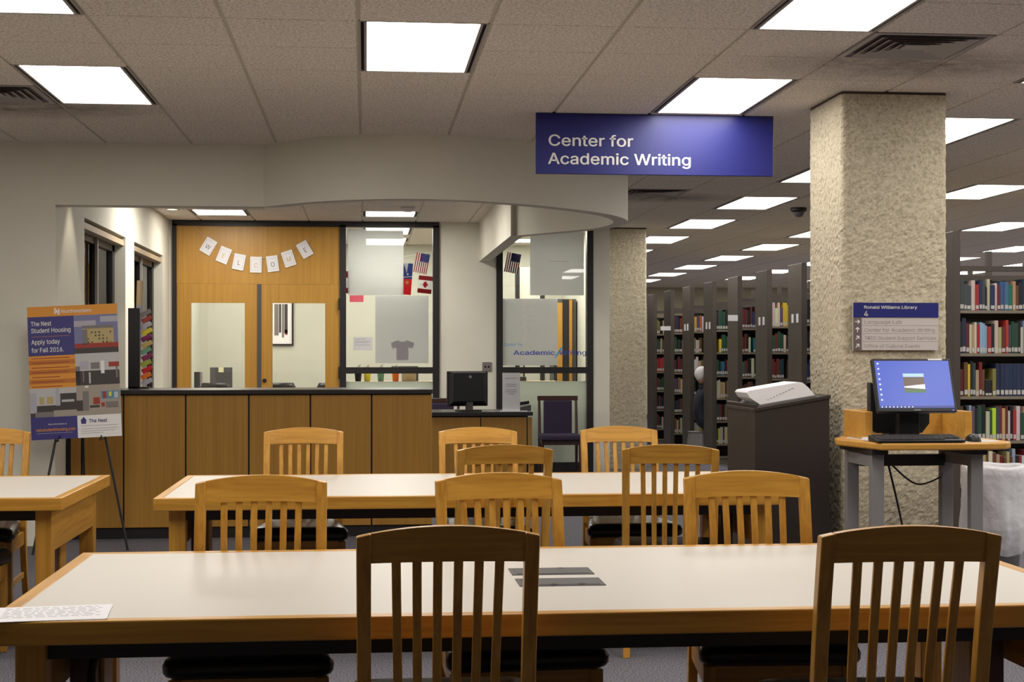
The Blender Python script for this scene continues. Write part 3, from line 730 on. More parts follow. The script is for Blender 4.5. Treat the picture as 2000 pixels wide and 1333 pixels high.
# rear of a monitor standing on the desk
t = thing('desk_monitor', 'black computer monitor seen from behind on the reception desk', 'monitor', (1.02, 14.85, 0.828), math.radians(16))
mb = MB(); prof = [(-0.215, -0.06), (0.215, -0.06), (0.215, 0.0), (-0.215, 0.0)]
sh = MB(); sh.box(-0.215, 0.215, 0.0, 0.035, 0.05, 0.40); sh.build('screen_frame', 'black_plastic', t, 0.006)
bk = MB(); vs = [(-0.205, 0.0, 0.055), (0.205, 0.0, 0.055), (0.205, 0.0, 0.395), (-0.205, 0.0, 0.395), (-0.175, -0.07, 0.10), (0.15, -0.07, 0.10), (0.15, -0.07, 0.385), (-0.175, -0.07, 0.385)]
bk.add(vs, [(0, 1, 5, 4), (1, 2, 6, 5), (2, 3, 7, 6), (3, 0, 4, 7), (4, 5, 6, 7)]).build('rear_shell', 'black_plastic', t)
MB().tube([(0.0, -0.071, 0.345), (0.0, -0.073, 0.345)], 0.016, 12).build('badge', 'grey_metal', t)
B('stand_neck', 'dark_grey', -0.035, 0.035, -0.06, -0.02, 0.0, 0.16, t, 0.004); B('stand_base', 'black_plastic', -0.11, 0.11, -0.11, 0.08, 0.0, 0.014, t, 0.004)
t = thing('paper_stand', 'upright sheet of paper in a stand at the edge of the reception desk', 'paper', (1.44, 14.68, 0.828))
B('base', 'paper_grey', -0.11, 0.16, -0.03, 0.07, 0, 0.006, t)
B('sheet', 'paper_grey', -0.088, 0.088, 0.0, 0.004, 0.006, 0.385, t)
ln = MB()
for z, w_ in ((0.33, 0.06), (0.27, 0.05), (0.25, 0.052), (0.215, 0.055), (0.195, 0.058), (0.175, 0.03)): ln.box(-w_, w_, -0.0012, -0.0002, z, z + 0.008)
ln.build('print_lines', 'ink_light', t)
t = thing('telephone', 'low dark phone handset on the reception desk beside the paper stand', 'phone', (1.55, 14.95, 0.828), 0.3)
MB().prism([(-0.1, 0), (0.1, 0), (0.1, 0.06), (-0.1, 0.02)], -0.07, 0.07, axis='y').build('body', 'dark_grey', t, 0.004); MB().tube([(-0.08, -0.05, 0.05), (0.0, -0.05, 0.075), (0.08, -0.05, 0.085)], 0.018, 8).build('handset', 'black_plastic', t)
# dark wooden visitors' chairs with purple upholstery
def purple_chair():
    t = thing('visitor_chair', '', 'chair')
    for s in (-1, 1):
        MB().tube([(s * 0.215, -0.22, 0), (s * 0.215, -0.2, 0.44), (s * 0.215, -0.27, 0.90)], [0.016, 0.02, 0.015], 6).build('rear_leg', 'dark_wood', t)
        MB().tube([(s * 0.215, 0.21, 0), (s * 0.215, 0.2, 0.42)], [0.014, 0.02], 6).build('front_leg', 'dark_wood', t)
    B('crest_rail', 'dark_wood', -0.235, 0.235, -0.285, -0.25, 0.86, 0.915, t, 0.006)
    B('seat_rail', 'dark_wood', -0.215, 0.215, -0.2, 0.2, 0.37, 0.42, t, 0.004)
    MB().box(-0.165, 0.165, -0.265, -0.22, 0.47, 0.86).build('back_pad', 'purple_fabric', t, 0.014, 3)
    MB().box(-0.235, 0.235, -0.21, 0.24, 0.42, 0.485).build('seat', 'purple_fabric', t, 0.022, 3)
    return t
pc = purple_chair(); pc.location = (2.21, 16.85, 0); pc.rotation_euler = (0, 0, math.radians(178)); pc['label'] = 'dark wooden chair with purple seat and back before the office window'; pc['group'] = 'purple visitor chairs'
dup(pc, (0.78, 16.1, 0), math.radians(175), 'purple chair mostly hidden behind the reception desk monitor', 'purple visitor chairs')
t = thing('wall_outlet', 'square brown wall socket plate above the reception desk', 'outlet', (1.42, BY, 1.25))
B('plate', 'photo_mid', -0.055, 0.055, -0.012, 0.0, -0.055, 0.055, t, 0.003)
for x in (-0.02, 0.02): MB().tube([(x, -0.014, 0), (x, -0.011, 0)], 0.012, 10).build('socket', 'slot_dark', t)

# ------------------------------------------------------------------ WELCOME bunting
ws = thing('welcome_banner', 'WELCOME bunting of white letter cards above the wooden doors', 'banner', (0, BY - 0.012, 0))
cards = [(407, 481, 31), (437, 498, 22), (466.5, 511, 11), (499.5, 516, 1), (532, 514, -8), (563.5, 504, -18), (595, 486, -30)]
for ch_, (px, py, an) in zip('WELCOME', cards):
    x = -1.904 + (px - 390) * 0.005860; z = 2.741 - (py - 465) * 0.00600
    T = face(x, 0, z) @ Matrix.Rotation(math.radians(-an), 4, 'Z')
    c_ = MB().box(-0.066, 0.066, -0.092, 0.092, 0.0, 0.002, 0, T).build('letter_card', 'paper', ws)
    fr_ = MB()
    for a in ((-0.05, 0.05, 0.062, 0.064), (-0.05, 0.05, -0.064, -0.062), (-0.05, -0.048, -0.064, 0.064), (0.048, 0.05, -0.064, 0.064)): fr_.box(*a, 0.002, 0.0025, 0, T)
    fr_.build('card_border', 'ink_light', c_)
    mt = 'gold_ink' if ch_ in 'M' or px in (437, 499.5) else 'ink'
    text('letter', ch_, 0.105, mt, c_, T @ Matrix.Translation((0, -0.036, 0.0026)), 0.0, align='CENTER', sx=0.9)
sp_ = [Vector((-1.904 + (px - 390) * 0.00586, 0.004, 2.741 - (py - 465) * 0.006 + 0.07)) for px, py, _ in [(380, 455, 0)] + cards + [(630, 462, 0)]]
MB().tube(smoothpath(sp_, 4), 0.0025, 5).build('string', 'light_wood', ws)

# ------------------------------------------------------------------ papers, flags and lettering on the office windows
GYF = BY + 0.028         # just in front of the glass
def sheet(name, label, x0, x1, z0, z1, material='paper', y=GYF, rot=0):
    T = Matrix.Translation(((x0 + x1) / 2, y, (z0 + z1) / 2)) @ Matrix.Rotation(math.radians(rot), 4, 'Y')
    hx_, hz = (x1 - x0) / 2, (z1 - z0) / 2
    return tag(MB().box(-hx_, hx_, 0, 0.0016, -hz, hz, 0, T).build(name, material), label, 'paper')
GB = BY + 0.038          # just behind the glass
sheet('flip_chart_sheet', 'large blank white sheet at the top of the window beside the doors', -0.205, 0.442, 2.09, 2.865, 'sheet_paper', GB)
o = sheet('flip_chart_sheet', 'white sheet with a faint T-shirt drawing on the window beside the doors', 0.113, 0.735, 1.292, 2.085, 'sheet_paper', GB + 0.004)
ts = [(-0.14, 0.09), (-0.05, 0.125), (-0.03, 0.105), (0.03, 0.105), (0.05, 0.125), (0.14, 0.09), (0.115, 0.02), (0.07, 0.04), (0.07, -0.11), (-0.07, -0.11), (-0.07, 0.04), (-0.115, 0.02)]
MB().prism([(0.43 + a, 1.44 + b) for a, b in ts], GB + 0.0008, GB + 0.003, axis='y').build('shirt_drawing', 'lavender_flag', o)
sheet('small_notice', 'small grey printed notice taped low on the window beside the doors', -0.143, 0.078, 1.442, 1.60, 'paper_grey')
o = bpy.data.objects['small_notice']
ln = MB()
for z, e_ in ((1.572, 0.0), (1.545, 0.05), (1.53, 0.04), (1.5, 0.05)): ln.box(-0.12, e_, GYF - 0.0008, GYF, z, z + 0.008)
ln.build('print_lines', 'ink_light', o)
sheet('pink_note', 'small pink strip of paper on the window beside the doors', -0.185, -0.024, 2.008, 2.086, 'red_ink')
bpy.data.objects['pink_note'].data.materials[0] = mat('pink', (0.72, 0.12, 0.16, 1), 0.7, 0.2)
def flag(kind, label, x, z, w_, h_, rot, y=GB):
    t = thing('paper_flag', label, 'flag', (x, y, z), 0, 'paper flags in the office windows'); T = Matrix.Rotation(math.radians(rot), 4, 'Y')
    hw, hh = w_ / 2, h_ / 2
    MB().box(-hw, hw, 0, 0.002, -hh, hh, 0, T).build('field', {'us': 'white_flag', 'ca': 'white_flag', 'ph': 'red_flag', 'id': 'white_flag'}[kind], t)
    if kind == 'us':
        s_ = MB()
        for k in range(7):
            x0 = -hw + w_ * (2 * k) / 13; s_.box(x0, x0 + w_ / 13, -0.001, 0, -hh, hh, 0, T)
        s_.build('stripes', 'red_flag', t)
        B_ = MB().box(-0.02, hw, -0.0018, -0.0008, hh - h_ * 0.42, hh, 0, T).build('canton', 'blue_flag', t)
        st_ = MB()
        for a in range(4):
            for b in range(4):
                cx, cz = -0.005 + a * (hw + 0.0) / 4.2, hh - 0.02 - b * h_ * 0.1; st_.box(cx, cx + 0.006, -0.0024, -0.0018, cz, cz + 0.006, 0, T)
        st_.build('stars', 'white_flag', t)
    elif kind == 'ca':
        s_ = MB(); s_.box(-hw, hw, -0.001, 0, hh - h_ * .25, hh, 0, T); s_.box(-hw, hw, -0.001, 0, -hh, -hh + h_ * .25, 0, T); s_.build('bars', 'red_flag', t)
        lf = [(0, 1), (0.18, .62), (.42, .72), (.36, .28), (.62, .45), (.68, .28), (.95, .3), (.8, 0), (.9, -.1), (.45, -.42), (.5, -.58), (.06, -.5), (.06, -.95)]
        lf = lf + [(-a, b) for a, b in reversed(lf[1:])]
        MB().prism([(b * 0.042, a * 0.042) for a, b in lf], -0.0016, -0.0002, 0, T, 'y').build('leaf', 'red_flag', t)
    elif kind == 'ph':
        MB().box(-hw, hw, -0.001, 0, 0.0, hh, 0, T).build('blue_half', 'blue_flag', t)
        MB().prism([(-hw, hh), (0.0, hh), (-hw * .2, hh - 0.12)], -0.0018, -0.0008, 0, T, 'y').build('white_wedge', 'white_flag', t)
        star = [(math.cos(PI / 2 + k * PI / 5) * (0.016 if k % 2 == 0 else 0.007), 0.055 + math.sin(PI / 2 + k * PI / 5) * (0.016 if k % 2 == 0 else 0.007)) for k in range(10)]
        MB().prism(star, -0.0018, -0.0008, 0, T, 'y').build('star', 'white_flag', t)
        MB().prism([(math.cos(k * PI / 5) * 0.02, -0.04 + math.sin(k * PI / 5) * 0.02) for k in range(10)], -0.0018, -0.0002, 0, T, 'y').build('sun', 'gold_flag', t)
    else:
        s_ = MB(); s_.box(-hw, hw, -0.001, 0, hh - h_ * .3, hh, 0, T); s_.box(-hw, hw, -0.001, 0, -hh, -hh + h_ * .25, 0, T); s_.build('bars', 'red_flag', t)
flag('us', 'striped stars flag hung above the maple leaf flag in the window', 0.655, 2.465, 0.155, 0.235, 11)
flag('ca', 'red and white maple leaf flag in the window beside the doors', 0.695, 2.215, 0.165, 0.205, 6)
flag('ph', 'blue and red flag with a star beside the blank window sheet', 0.487, 2.28, 0.11, 0.37, 4, GB + 0.006)
flag('id', 'edge of a red and white flag beside the door frame', -0.215, 2.24, 0.06, 0.26, 0, GB + 0.006)
flag('us', 'striped stars flag in the window above the office logo', 1.727, 2.475, 0.165, 0.235, 11)
for k, (a, b) in enumerate((((0.44, 2.545), (0.80, 2.60)), ((0.44, 2.30), (0.80, 2.345)))):
    tag(MB().tube([(a[0], GB + 0.004, a[1]), ((a[0] + b[0]) / 2, GB + 0.004, (a[1] + b[1]) / 2 - 0.004), (b[0], GB + 0.004, b[1])], 0.003, 5).build('flag_string', 'white_ink'), ('upper', 'lower')[k] + ' white string carrying the paper flags in the window', 'string')
o = sheet('flip_chart_sheet', 'large white sheet at the top of the window above the visitor chair', 1.934, 2.576, 2.095, 2.85, 'sheet_paper', GB)
MB().box(2.15, 2.40, GB - 0.0006, GB - 0.0001, 2.497, 2.501).build('pencil_line', 'lavender', o)
o = sheet('flip_chart_sheet', 'white sheet with faint pencil scribbles behind the office logo', 1.612, 2.262, 1.265, 2.055, 'sheet_paper', GB + 0.003, 0)
sc = MB()
for k in range(26):
    cx, cz, rr = random.uniform(1.78, 2.16), random.uniform(1.6, 1.98), random.uniform(0.008, 0.03); a0 = random.uniform(0, 6)
    pts = [(cx + math.cos(a0 + q * .5) * rr, GB + 0.002, cz + math.sin(a0 + q * .5) * rr * .7) for q in range(6)]
    sc.tube(pts, 0.0016, 4)
sc.build('pencil_scribble', 'lavender_flag', o)
lg = thing('window_logo', 'blue Center for Academic Writing lettering on the office window', 'lettering', (0, GYF - 0.002, 0))
text('logo_line', 'Center for', 0.068, 'window_cyan', lg, face(1.62, 0, 1.495), 0.0, width=0.22)
text('logo_word', 'Academic', 0.105, 'window_blue', lg, face(1.735, 0, 1.39), 0.012, width=0.49)
text('logo_word', 'Writing', 0.105, 'window_blue', lg, face(2.275, 0, 1.39), 0.012, width=0.325)
MB().prism([(2.225, 1.345), (2.245, 1.40), (2.285, 1.46), (2.325, 1.50), (2.305, 1.44), (2.262, 1.385), (2.232, 1.35)], -0.001, 0.0, axis='y').build('quill', 'window_cyan', lg)

# ------------------------------------------------------------------ hanging sign and directory
t = thing('hanging_sign', 'blue hanging sign reading Center for Academic Writing', 'sign', (1.085, 9.43, 2.555))
B('sign_board', 'sign_blue', 0, 1.55, 0, 0.03, 0, 0.388, t, 0.002, 1)
B('top_rail', 'sign_edge', 0, 1.55, -0.003, 0.033, 0.386, 0.397, t)
text('sign_line', 'Center for', 0.137, 'sign_white', t, face(0.075, -0.001, 0.180), 0.012, 0.0008, width=0.545)
text('sign_line', 'Academic Writing', 0.137, 'sign_white', t, face(0.075, -0.001, 0.063), 0.012, 0.0008, width=0.925)
t = thing('directory_sign', 'blue and grey wall directory reading Ronald Williams Library, floor 4', 'sign', (2.84, 8.452, 1.423), 0)
B('back_board', 'sign_grey', 0, 0.515, 0, 0.016, 0, 0.278, t)
B('header_band', 'sign_blue', 0, 0.515, -0.004, 0.0, 0.192, 0.278, t)
B('arrow_column', 'sign_taupe', 0, 0.05, -0.003, 0.0, 0, 0.192, t)
text('header_text', 'Ronald Williams Library', 0.034, 'sign_white', t, face(0.062, -0.0046, 0.243), 0.01, width=0.32)
text('floor_number', '4', 0.062, 'sign_white', t, face(0.062, -0.0046, 0.197), 0.006)
for k, s_ in enumerate(('Language Lab', 'Center for Academic Writing', 'TRIO Student Support Services', 'Office of Cultural Events')):
    z = 0.155 - k * 0.047; text('directory_line', s_, 0.040, 'sign_text_grey', t, face(0.066, -0.0006, z), 0.0, width=(0.225, 0.425, 0.435, 0.335)[k])
    T = face(0.025, -0.0034, z + 0.012) @ Matrix.Rotation(math.radians((0, 90, 45, 45)[k]), 4, 'Z')
    MB().prism([(-0.015, -0.0025), (0.005, -0.0025), (-0.001, -0.010), (0.004, -0.0125), (0.016, 0), (0.004, 0.0125), (-0.001, 0.010), (0.005, 0.0025), (-0.015, 0.0025)], 0, 0.0006, 0, T).build('arrow', 'sign_white', t)
    if k: B('rule', 'sign_taupe', 0.052, 0.513, -0.0006, 0.0, z + 0.0365, z + 0.0375, t)

# ------------------------------------------------------------------ poster on its easel
es = thing('display_easel', 'thin black tripod easel holding the student housing poster', 'easel', (-2.03, 10.86, 0))
for nm, p0, p1 in (('leg', (0.345, -0.06, 0), (0.085, 0.03, 1.25)), ('leg', (-0.275, -0.255, 0), (-0.085, 0.03, 1.25)), ('rear_leg', (0.0, 0.22, 0), (0.0, 0.05, 1.25))):
    MB().tube([p0, p1], 0.009, 8).build(nm, 'black_metal', es)
MB().tube([(-0.12, 0.03, 1.25), (0.12, 0.03, 1.25)], 0.008, 6).build('crossbar', 'black_metal', es)
for x in (-0.135, 0.16): MB().tube([(x, 0.0 if x > 0 else -0.07, 0.797 if x > 0 else 0.784), (x, -0.122, 0.792 if x > 0 else 0.782), (x + (0.012 if x > 0 else 0.02), -0.122, 0.825)], 0.005, 6).build('hook', 'black_metal', es)
ps = thing('poster_board', 'student housing poster board in orange and navy on the easel', 'poster', (-2.032, 10.752, 0.805))
ps.rotation_euler = (math.radians(-4), math.radians(-2.8), 0)
PW, PH = 0.625, 0.945
B('board', 'white_ink', -PW / 2, PW / 2, 0, 0.008, 0, PH, ps)
def pr(nm, u0, u1, v0, v1, mt, lay=1, par=None):
    return B(nm, mt, (u0 - .5) * PW, (u1 - .5) * PW, -0.0006 * lay, 0.0, (1 - v1) * PH, (1 - v0) * PH, par or ps)
def pt(nm, s_, u, v, size, mt, width, bold=0.01, par=None): return text(nm, s_, size, mt, par or ps, face((u - .5) * PW, -0.0016, (1 - v) * PH), bold, 0.0003, width=width * PW)
pr('header_band', 0, 1, 0, 0.077, 'orange'); pr('title_block', 0, .513, .077, .372, 'navy'); pr('text_block', 0, .513, .372, .616, 'orange'); pr('address_block', 0, .513, .832, 1, 'navy')
lm = MB()
for a in ((0.30, 0.316, 0.02, 0.06), (0.30, 0.325, 0.015, 0.024), (0.345, 0.36, 0.02, 0.06), (0.335, 0.36, 0.056, 0.065), (0.318, 0.342, 0.03, 0.052)): lm.box((a[0] - .5) * PW, (a[1] - .5) * PW, -0.0016, -0.0006, (1 - a[3]) * PH, (1 - a[2]) * PH)
lm.build('crest_mark', 'white_ink', ps)
pt('header_text', 'Northeastern', 0.375, 0.055, 0.05, 'white_ink', 0.33)
pt('title_line', 'The Nest', 0.035, 0.145, 0.062, 'white_ink', 0.225); pt('title_line', 'Student Housing', 0.035, 0.197, 0.062, 'white_ink', 0.435)
pr('title_rule', 0.035, 0.46, 0.2255, 0.2275, 'orange', 2)
pt('title_line', 'Apply today', 0.035, 0.283, 0.062, 'white_ink', 0.315); pt('title_line', 'for Fall 2016.', 0.035, 0.344, 0.062, 'white_ink', 0.355)
for k in range(3): pr('text_stripe', 0, .513, .405 + k * 0.072, .438 + k * 0.072, 'orange_stripe', 2)
ln = MB()
for k in range(7):
    z = (1 - (.392 + k * 0.0355)) * PH; ln.box((0.03 - .5) * PW, (random.uniform(.3, .48) - .5) * PW, -0.0018, -0.0012, z, z + 0.005)
ln.build('fine_print', 'photo_red', ps)
pt('address_line', 'More information at', 0.19, 0.892, 0.02, 'white_ink', 0.20, 0.0)
pt('address_line', 'neiustudentHousing.com', 0.055, 0.938, 0.042, 'orange', 0.43, 0.012)
pr('address_rule', 0.06, 0.46, 0.952, 0.954, 'photo_light', 2)
pt('brand_line', 'The Nest', 0.64, 0.888, 0.048, 'navy', 0.20)
hs = MB(); P_ = lambda u, v: ((u - .5) * PW, (1 - v) * PH)
hs.prism([P_(.555, .895), P_(.555, .872), P_(.545, .872), P_(.583, .843), P_(.62, .872), P_(.61, .872), P_(.61, .895)], -0.0016, -0.0004, axis='y'); hs.build('house_mark', 'navy', ps)
ln = MB()
for v, u1 in ((.913, .96), (.935, .97), (.952, .93), (.968, .8)): ln.box((0.55 - .5) * PW, (u1 - .5) * PW, -0.0014, -0.0004, (1 - v) * PH, (1 - v) * PH + 0.003)
ln.build('fine_print', 'ink_light', ps)
def photo(u0, u1, v0, v1, base, parts):
    b_ = pr('photo', u0, u1, v0, v1, base); g = {}
    for k, (a0, a1, c0, c1, mt) in enumerate(parts):
        U = lambda a: u0 + (u1 - u0) * a
        V = lambda c: v0 + (v1 - v0) * c
        g.setdefault((mt, k), MB()).box((U(a0) - .5) * PW, (U(a1) - .5) * PW, -0.0008 - 0.0002 * (k % 5), -0.0005, (1 - V(c1)) * PH, (1 - V(c0)) * PH)
    for (mt, k), mb in g.items(): mb.build('photo_shape', mt, b_)
wins = [(0.30 + 0.085 * i, 0.335 + 0.085 * i, 0.44 + 0.085 * j, 0.485 + 0.085 * j, 'photo_dark') for i in range(7) for j in range(4)]
photo(.513, 1, .077, .367, 'photo_sky', [(0, .5, .15, .3, 'photo_cloud'), (.6, 1, .05, .2, 'photo_cloud'), (.18, .9, .32, .78, 'photo_tan'), (.18, .3, .38, .78, 'photo_mid'), (.18, .9, .28, .36, 'photo_mid')] + wins + [(0, 1, .74, .86, 'photo_red'), (0, 1, .86, 1, 'photo_dark'), (0.05, .4, .88, .95, 'photo_mid')])
photo(.513, 1, .367, .607, 'photo_light', [(0, 1, .55, 1, 'photo_dark'), (.1, .3, .25, .5, 'photo_cloud'), (.35, .55, .3, .5, 'photo_mid'), (.58, .66, .25, .65, 'white_ink'), (.76, 1, .3, .45, 'photo_red'), (0, .1, .4, 1, 'photo_mid'), (.3, .34, .6, .95, 'photo_light'), (.16, .19, .55, .9, 'photo_mid'), (.92, .96, .4, .8, 'photo_mid')])
photo(0, .513, .616, .832, 'photo_light', [(0, 1, .6, 1, 'photo_dark'), (0, .14, .15, .85, 'photo_cloud'), (.55, .64, .0, .62, 'photo_cloud'), (.65, 1, .2, .6, 'photo_dark'), (.68, .95, .42, .5, 'photo_light'), (.2, .5, .3, .55, 'photo_tan'), (.3, .36, .3, .55, 'photo_light'), (.1, .9, .82, 1, 'photo_mid'), (0.5, 1, .78, 1, 'photo_floor')])
photo(.513, 1, .607, .832, 'photo_floor', [(0, 1, .7, 1, 'photo_floor'), (0, .14, .5, .85, 'photo_dark'), (.14, .28, .2, .85, 'photo_mid'), (.38, .53, .42, .65, 'photo_red'), (.3, .52, .68, .76, 'photo_dark'), (.56, .98, .22, .48, 'photo_teal'), (.6, .68, .24, .46, 'photo_red'), (.74, .80, .25, .4, 'cup_yellow'), (.86, .95, .26, .46, 'photo_light'), (.56, .64, .6, .74, 'photo_red'), (.66, .95, .58, .78, 'photo_mid'), (.2, .28, .02, .08, 'white_ink')])

# ------------------------------------------------------------------ sloped lectern with a thick dictionary
t = thing('dictionary_stand', 'black sloped reading stand beside the big concrete pillar', 'lectern', (2.226, 8.37, 0))
LW, LD = 0.455, 0.66
MB().prism([(0.008, 0.0), (LW - 0.008, 0.0), (LW - 0.008, 1.145), (0.008, 1.068)], 0.008, LD - 0.008, axis='y').build('cabinet', 'lectern_black', t)
MB().prism([(0, 1.066), (LW, 1.142), (LW, 1.164), (0, 1.088)], 0, LD, axis='y').build('sloped_top', 'lectern_black', t, 0.003)
sl = math.atan2(0.076, LW)
MB().box(0.0, 0.016, 0.0, LD, 0.0, 0.022, 0, Matrix.Translation((0, 0, 1.088)) @ Matrix.Rotation(-sl, 4, 'Y')).build('book_ledge', 'lectern_black', t, 0.003)
t = thing('thick_dictionary', 'thick white-edged dictionary lying on the sloped reading stand', 'book', (2.226, 8.37, 0))
T = Matrix.Translation((0.0, 0, 1.0895)) @ Matrix.Rotation(-sl, 4, 'Y') @ Matrix.Diagonal((1.18, 1.0, 1.14, 1))
MB().prism([(0.045, 0.006), (0.325, 0.006), (0.30, 0.05), (0.275, 0.08), (0.25, 0.088), (0.0, 0.088), (-0.012, 0.078), (0.0, 0.05)], 0.06, 0.34, 0, T, 'y').build('page_block', 'paper', t, 0.003)
MB().prism([(0.035, 0.0), (0.33, 0.0), (0.33, 0.006), (0.035, 0.006)], 0.05, 0.35, 0, T, 'y').build('cover', 'photo_mid', t)
ln = MB()
for k in range(9): x = 0.085 + k * 0.016; z = 0.022 + k * 0.0045; ln.box(x, x + random.uniform(0.006, 0.012), 0.0588, 0.0595, z, z + 0.005, 0, T)
ln.build('edge_stamp', 'ink_light', t)
t = thing('desk_lamp_clip', 'small grey metal clip at the low edge of the reading stand', 'clip', (2.285, 8.78, 1.106))
MB().tube([(0, 0, 0.0), (0.02, 0, 0.03), (0.04, 0.02, 0.04)], 0.010, 8).build('arm', 'grey_metal', t); MB().box(-0.025, 0.02, -0.02, 0.02, 0, 0.012).build('foot', 'grey_metal', t, 0.003)

# ------------------------------------------------------------------ standing computer kiosk
t = thing('computer_kiosk', 'standing computer desk with wood edge, low wood screens and grey legs by the pillar', 'desk', (0, 0, 0))
def inset(poly, d):
    n_ = len(poly); out = []
    for i in range(n_):
        a, b, c_ = Vector(poly[i - 1]), Vector(poly[i]), Vector(poly[(i + 1) % n_])
        e1 = (b - a).normalized(); e2 = (c_ - b).normalized(); n1 = Vector((-e1.y, e1.x)); n2 = Vector((-e2.y, e2.x)); bb = (n1 + n2).normalized()
        out.append(tuple(b + bb * d / max(0.3, bb.dot(n1))))
    return out
KP = [(2.585, 7.26), (3.16, 7.25), (3.25, 7.28), (3.31, 7.36), (3.31, 8.02), (2.65, 8.02), (2.51, 7.78), (2.49, 7.69)]
MB().prism(KP, 0.913, 0.95).build('edge_top', 'kiosk_wood', t, 0.010, 3)
MB().prism(inset(KP, 0.055), 0.9495, 0.9515).build('laminate_top', 'laminate_white', t)
for x0, x1, y0, y1 in ((2.60, 2.642, 7.55, 7.90), (2.642, 3.14, 7.86, 7.90), (3.14, 3.182, 7.55, 7.90)): B('privacy_screen', 'kiosk_wood', x0, x1, y0, y1, 0.951, 1.098, t, 0.003)
for x in (2.575, 3.10):
    for y in (7.37, 7.76): B('leg', 'grey_metal', x, x + 0.065, y, y + 0.05, 0.03, 0.905, t, 0.003)
    B('foot', 'grey_metal', x, x + 0.065, 7.32, 7.95, 0.0, 0.035, t, 0.003)
    B('side_rail', 'grey_metal', x + 0.005, x + 0.06, 7.42, 7.76, 0.82, 0.88, t)
    B('bracket', 'black_metal', x - 0.01, x + 0.075, 7.34, 7.86, 0.885, 0.914, t)
B('cross_rail', 'black_metal', 2.64, 3.10, 7.72, 7.78, 0.80, 0.86, t)
for pts, r_, mt in (([(2.80, 7.75, 0.80), (2.86, 7.75, 0.55), (2.93, 7.78, 0.25), (2.98, 7.9, 0.02)], 0.006, 'black_plastic'), ([(2.72, 7.78, 0.82), (2.74, 7.8, 0.5), (2.80, 7.85, 0.2), (2.95, 7.95, 0.015)], 0.004, 'grey_metal'), ([(2.80, 7.75, 0.82), (2.95, 7.74, 0.70), (3.10, 7.75, 0.74)], 0.005, 'black_plastic')):
    MB().tube(smoothpath(pts, 6), r_, 6).build('cable', mt, t, smooth=True)
t = thing('kiosk_monitor', 'flat monitor showing a blue desktop on the standing kiosk', 'monitor', (2.80, 7.42, 0.9525), 0)
T = Matrix.Translation((0, -0.045, 0.292)) @ Matrix.Rotation(math.radians(-20), 4, 'X')
mw, mh = 0.197, 0.128
MB().box(-mw - 0.012, mw + 0.012, 0, 0.03, -mh - 0.02, mh + 0.012, 0, T).build('bezel', 'black_plastic', t, 0.004)
sc_ = MB().box(-mw, mw, -0.0012, 0.0, -mh, mh, 0, T).build('screen', 'screen_blue', t)
def scr(nm, a0, a1, b0, b1, mt, lay=1): return MB().box(a0, a1, -0.0012 - 0.0004 * lay, -0.001, b0, b1, 0, T).build(nm, mt, sc_)
scr('taskbar', -mw, mw, -mh, -mh + 0.012, 'screen_dark')
ic = MB()
for k in range(8): ic.box(-mw + 0.012, -mw + 0.021, -0.002, -0.001, mh - 0.02 - k * 0.028, mh - 0.012 - k * 0.028, 0, T)
for k in range(9): ic.box(-mw + 0.01 + k * 0.02, -mw + 0.016 + k * 0.02, -0.0024, -0.0015, -mh + 0.003, -mh + 0.009, 0, T)
ic.build('icons', 'screen_white', sc_)
scr('wallpaper_photo', -0.055, 0.055, -0.045, 0.058, 'screen_brown'); scr('wallpaper_sky', -0.055, 0.055, 0.04, 0.058, 'screen_sky', 2)
MB().prism([(-0.055, -0.018), (0.055, -0.026), (0.055, 0.0), (0.01, -0.004), (-0.055, -0.012)], -0.0022, -0.001, 0, T, 'y').build('wallpaper_snow', 'screen_white', sc_); scr('wallpaper_lawn', -0.055, 0.055, -0.045, -0.028, 'screen_green', 2)
MB().box(0.09, 0.165, -0.001, 0.001, mh + 0.003, mh + 0.012, 0, T).build('sticker', 'paper', t)
MB().box(-0.018, 0.018, -0.001, 0.0, -mh - 0.013, -mh - 0.007, 0, T).build('maker_badge', 'grey_metal', t); MB().box(0.185, 0.190, -0.003, 0.0, -mh - 0.014, -mh - 0.009, 0, T).build('power_led', 'led_blue', t)
B('stand_neck', 'black_plastic', -0.055, 0.06, 0.03, 0.08, 0.0, 0.25, t, 0.006); B('stand_base', 'black_plastic', -0.12, 0.13, 0.02, 0.12, 0.0, 0.012, t, 0.004)
t = thing('small_computer', 'black small-form computer standing behind the kiosk monitor', 'computer', (2.80, 7.60, 0.9525), 0)
MB().prism([(-0.152, 0.05), (-0.12, 0.03), (0.13, 0.03), (0.17, 0.08), (0.17, 0.16), (-0.152, 0.30)], 0.0, 0.06, axis='y').build('case', 'black_plastic', t, 0.004); B('foot', 'black_plastic', -0.06, 0.06, -0.02, 0.08, 0, 0.035, t)
t = thing('keyboard', 'black keyboard lying on the standing kiosk', 'keyboard', (2.80, 7.345, 0.9525), math.radians(-1))
MB().prism([(-0.085, 0), (0.085, 0), (0.085, 0.028), (0.07, 0.03), (-0.085, 0.012)], -0.225, 0.225, axis='x').build('case', 'black_plastic', t, 0.003)
ky = MB()
for r_ in range(5):
    for c_ in range(15 if r_ else 12):
        x = -0.212 + c_ * 0.0285; y = -0.066 + r_ * 0.028; z = 0.0155 + r_ * 0.0032; ky.box(x, x + 0.024, y, y + 0.023, z, z + 0.006)
o = ky.build('keys', 'dark_grey', t); o['kind'] = 'stuff'
t = thing('computer_mouse', 'black computer mouse beside the keyboard on the kiosk', 'mouse', (3.105, 7.36, 0.9525), 0)
ms = MB(); prof = []
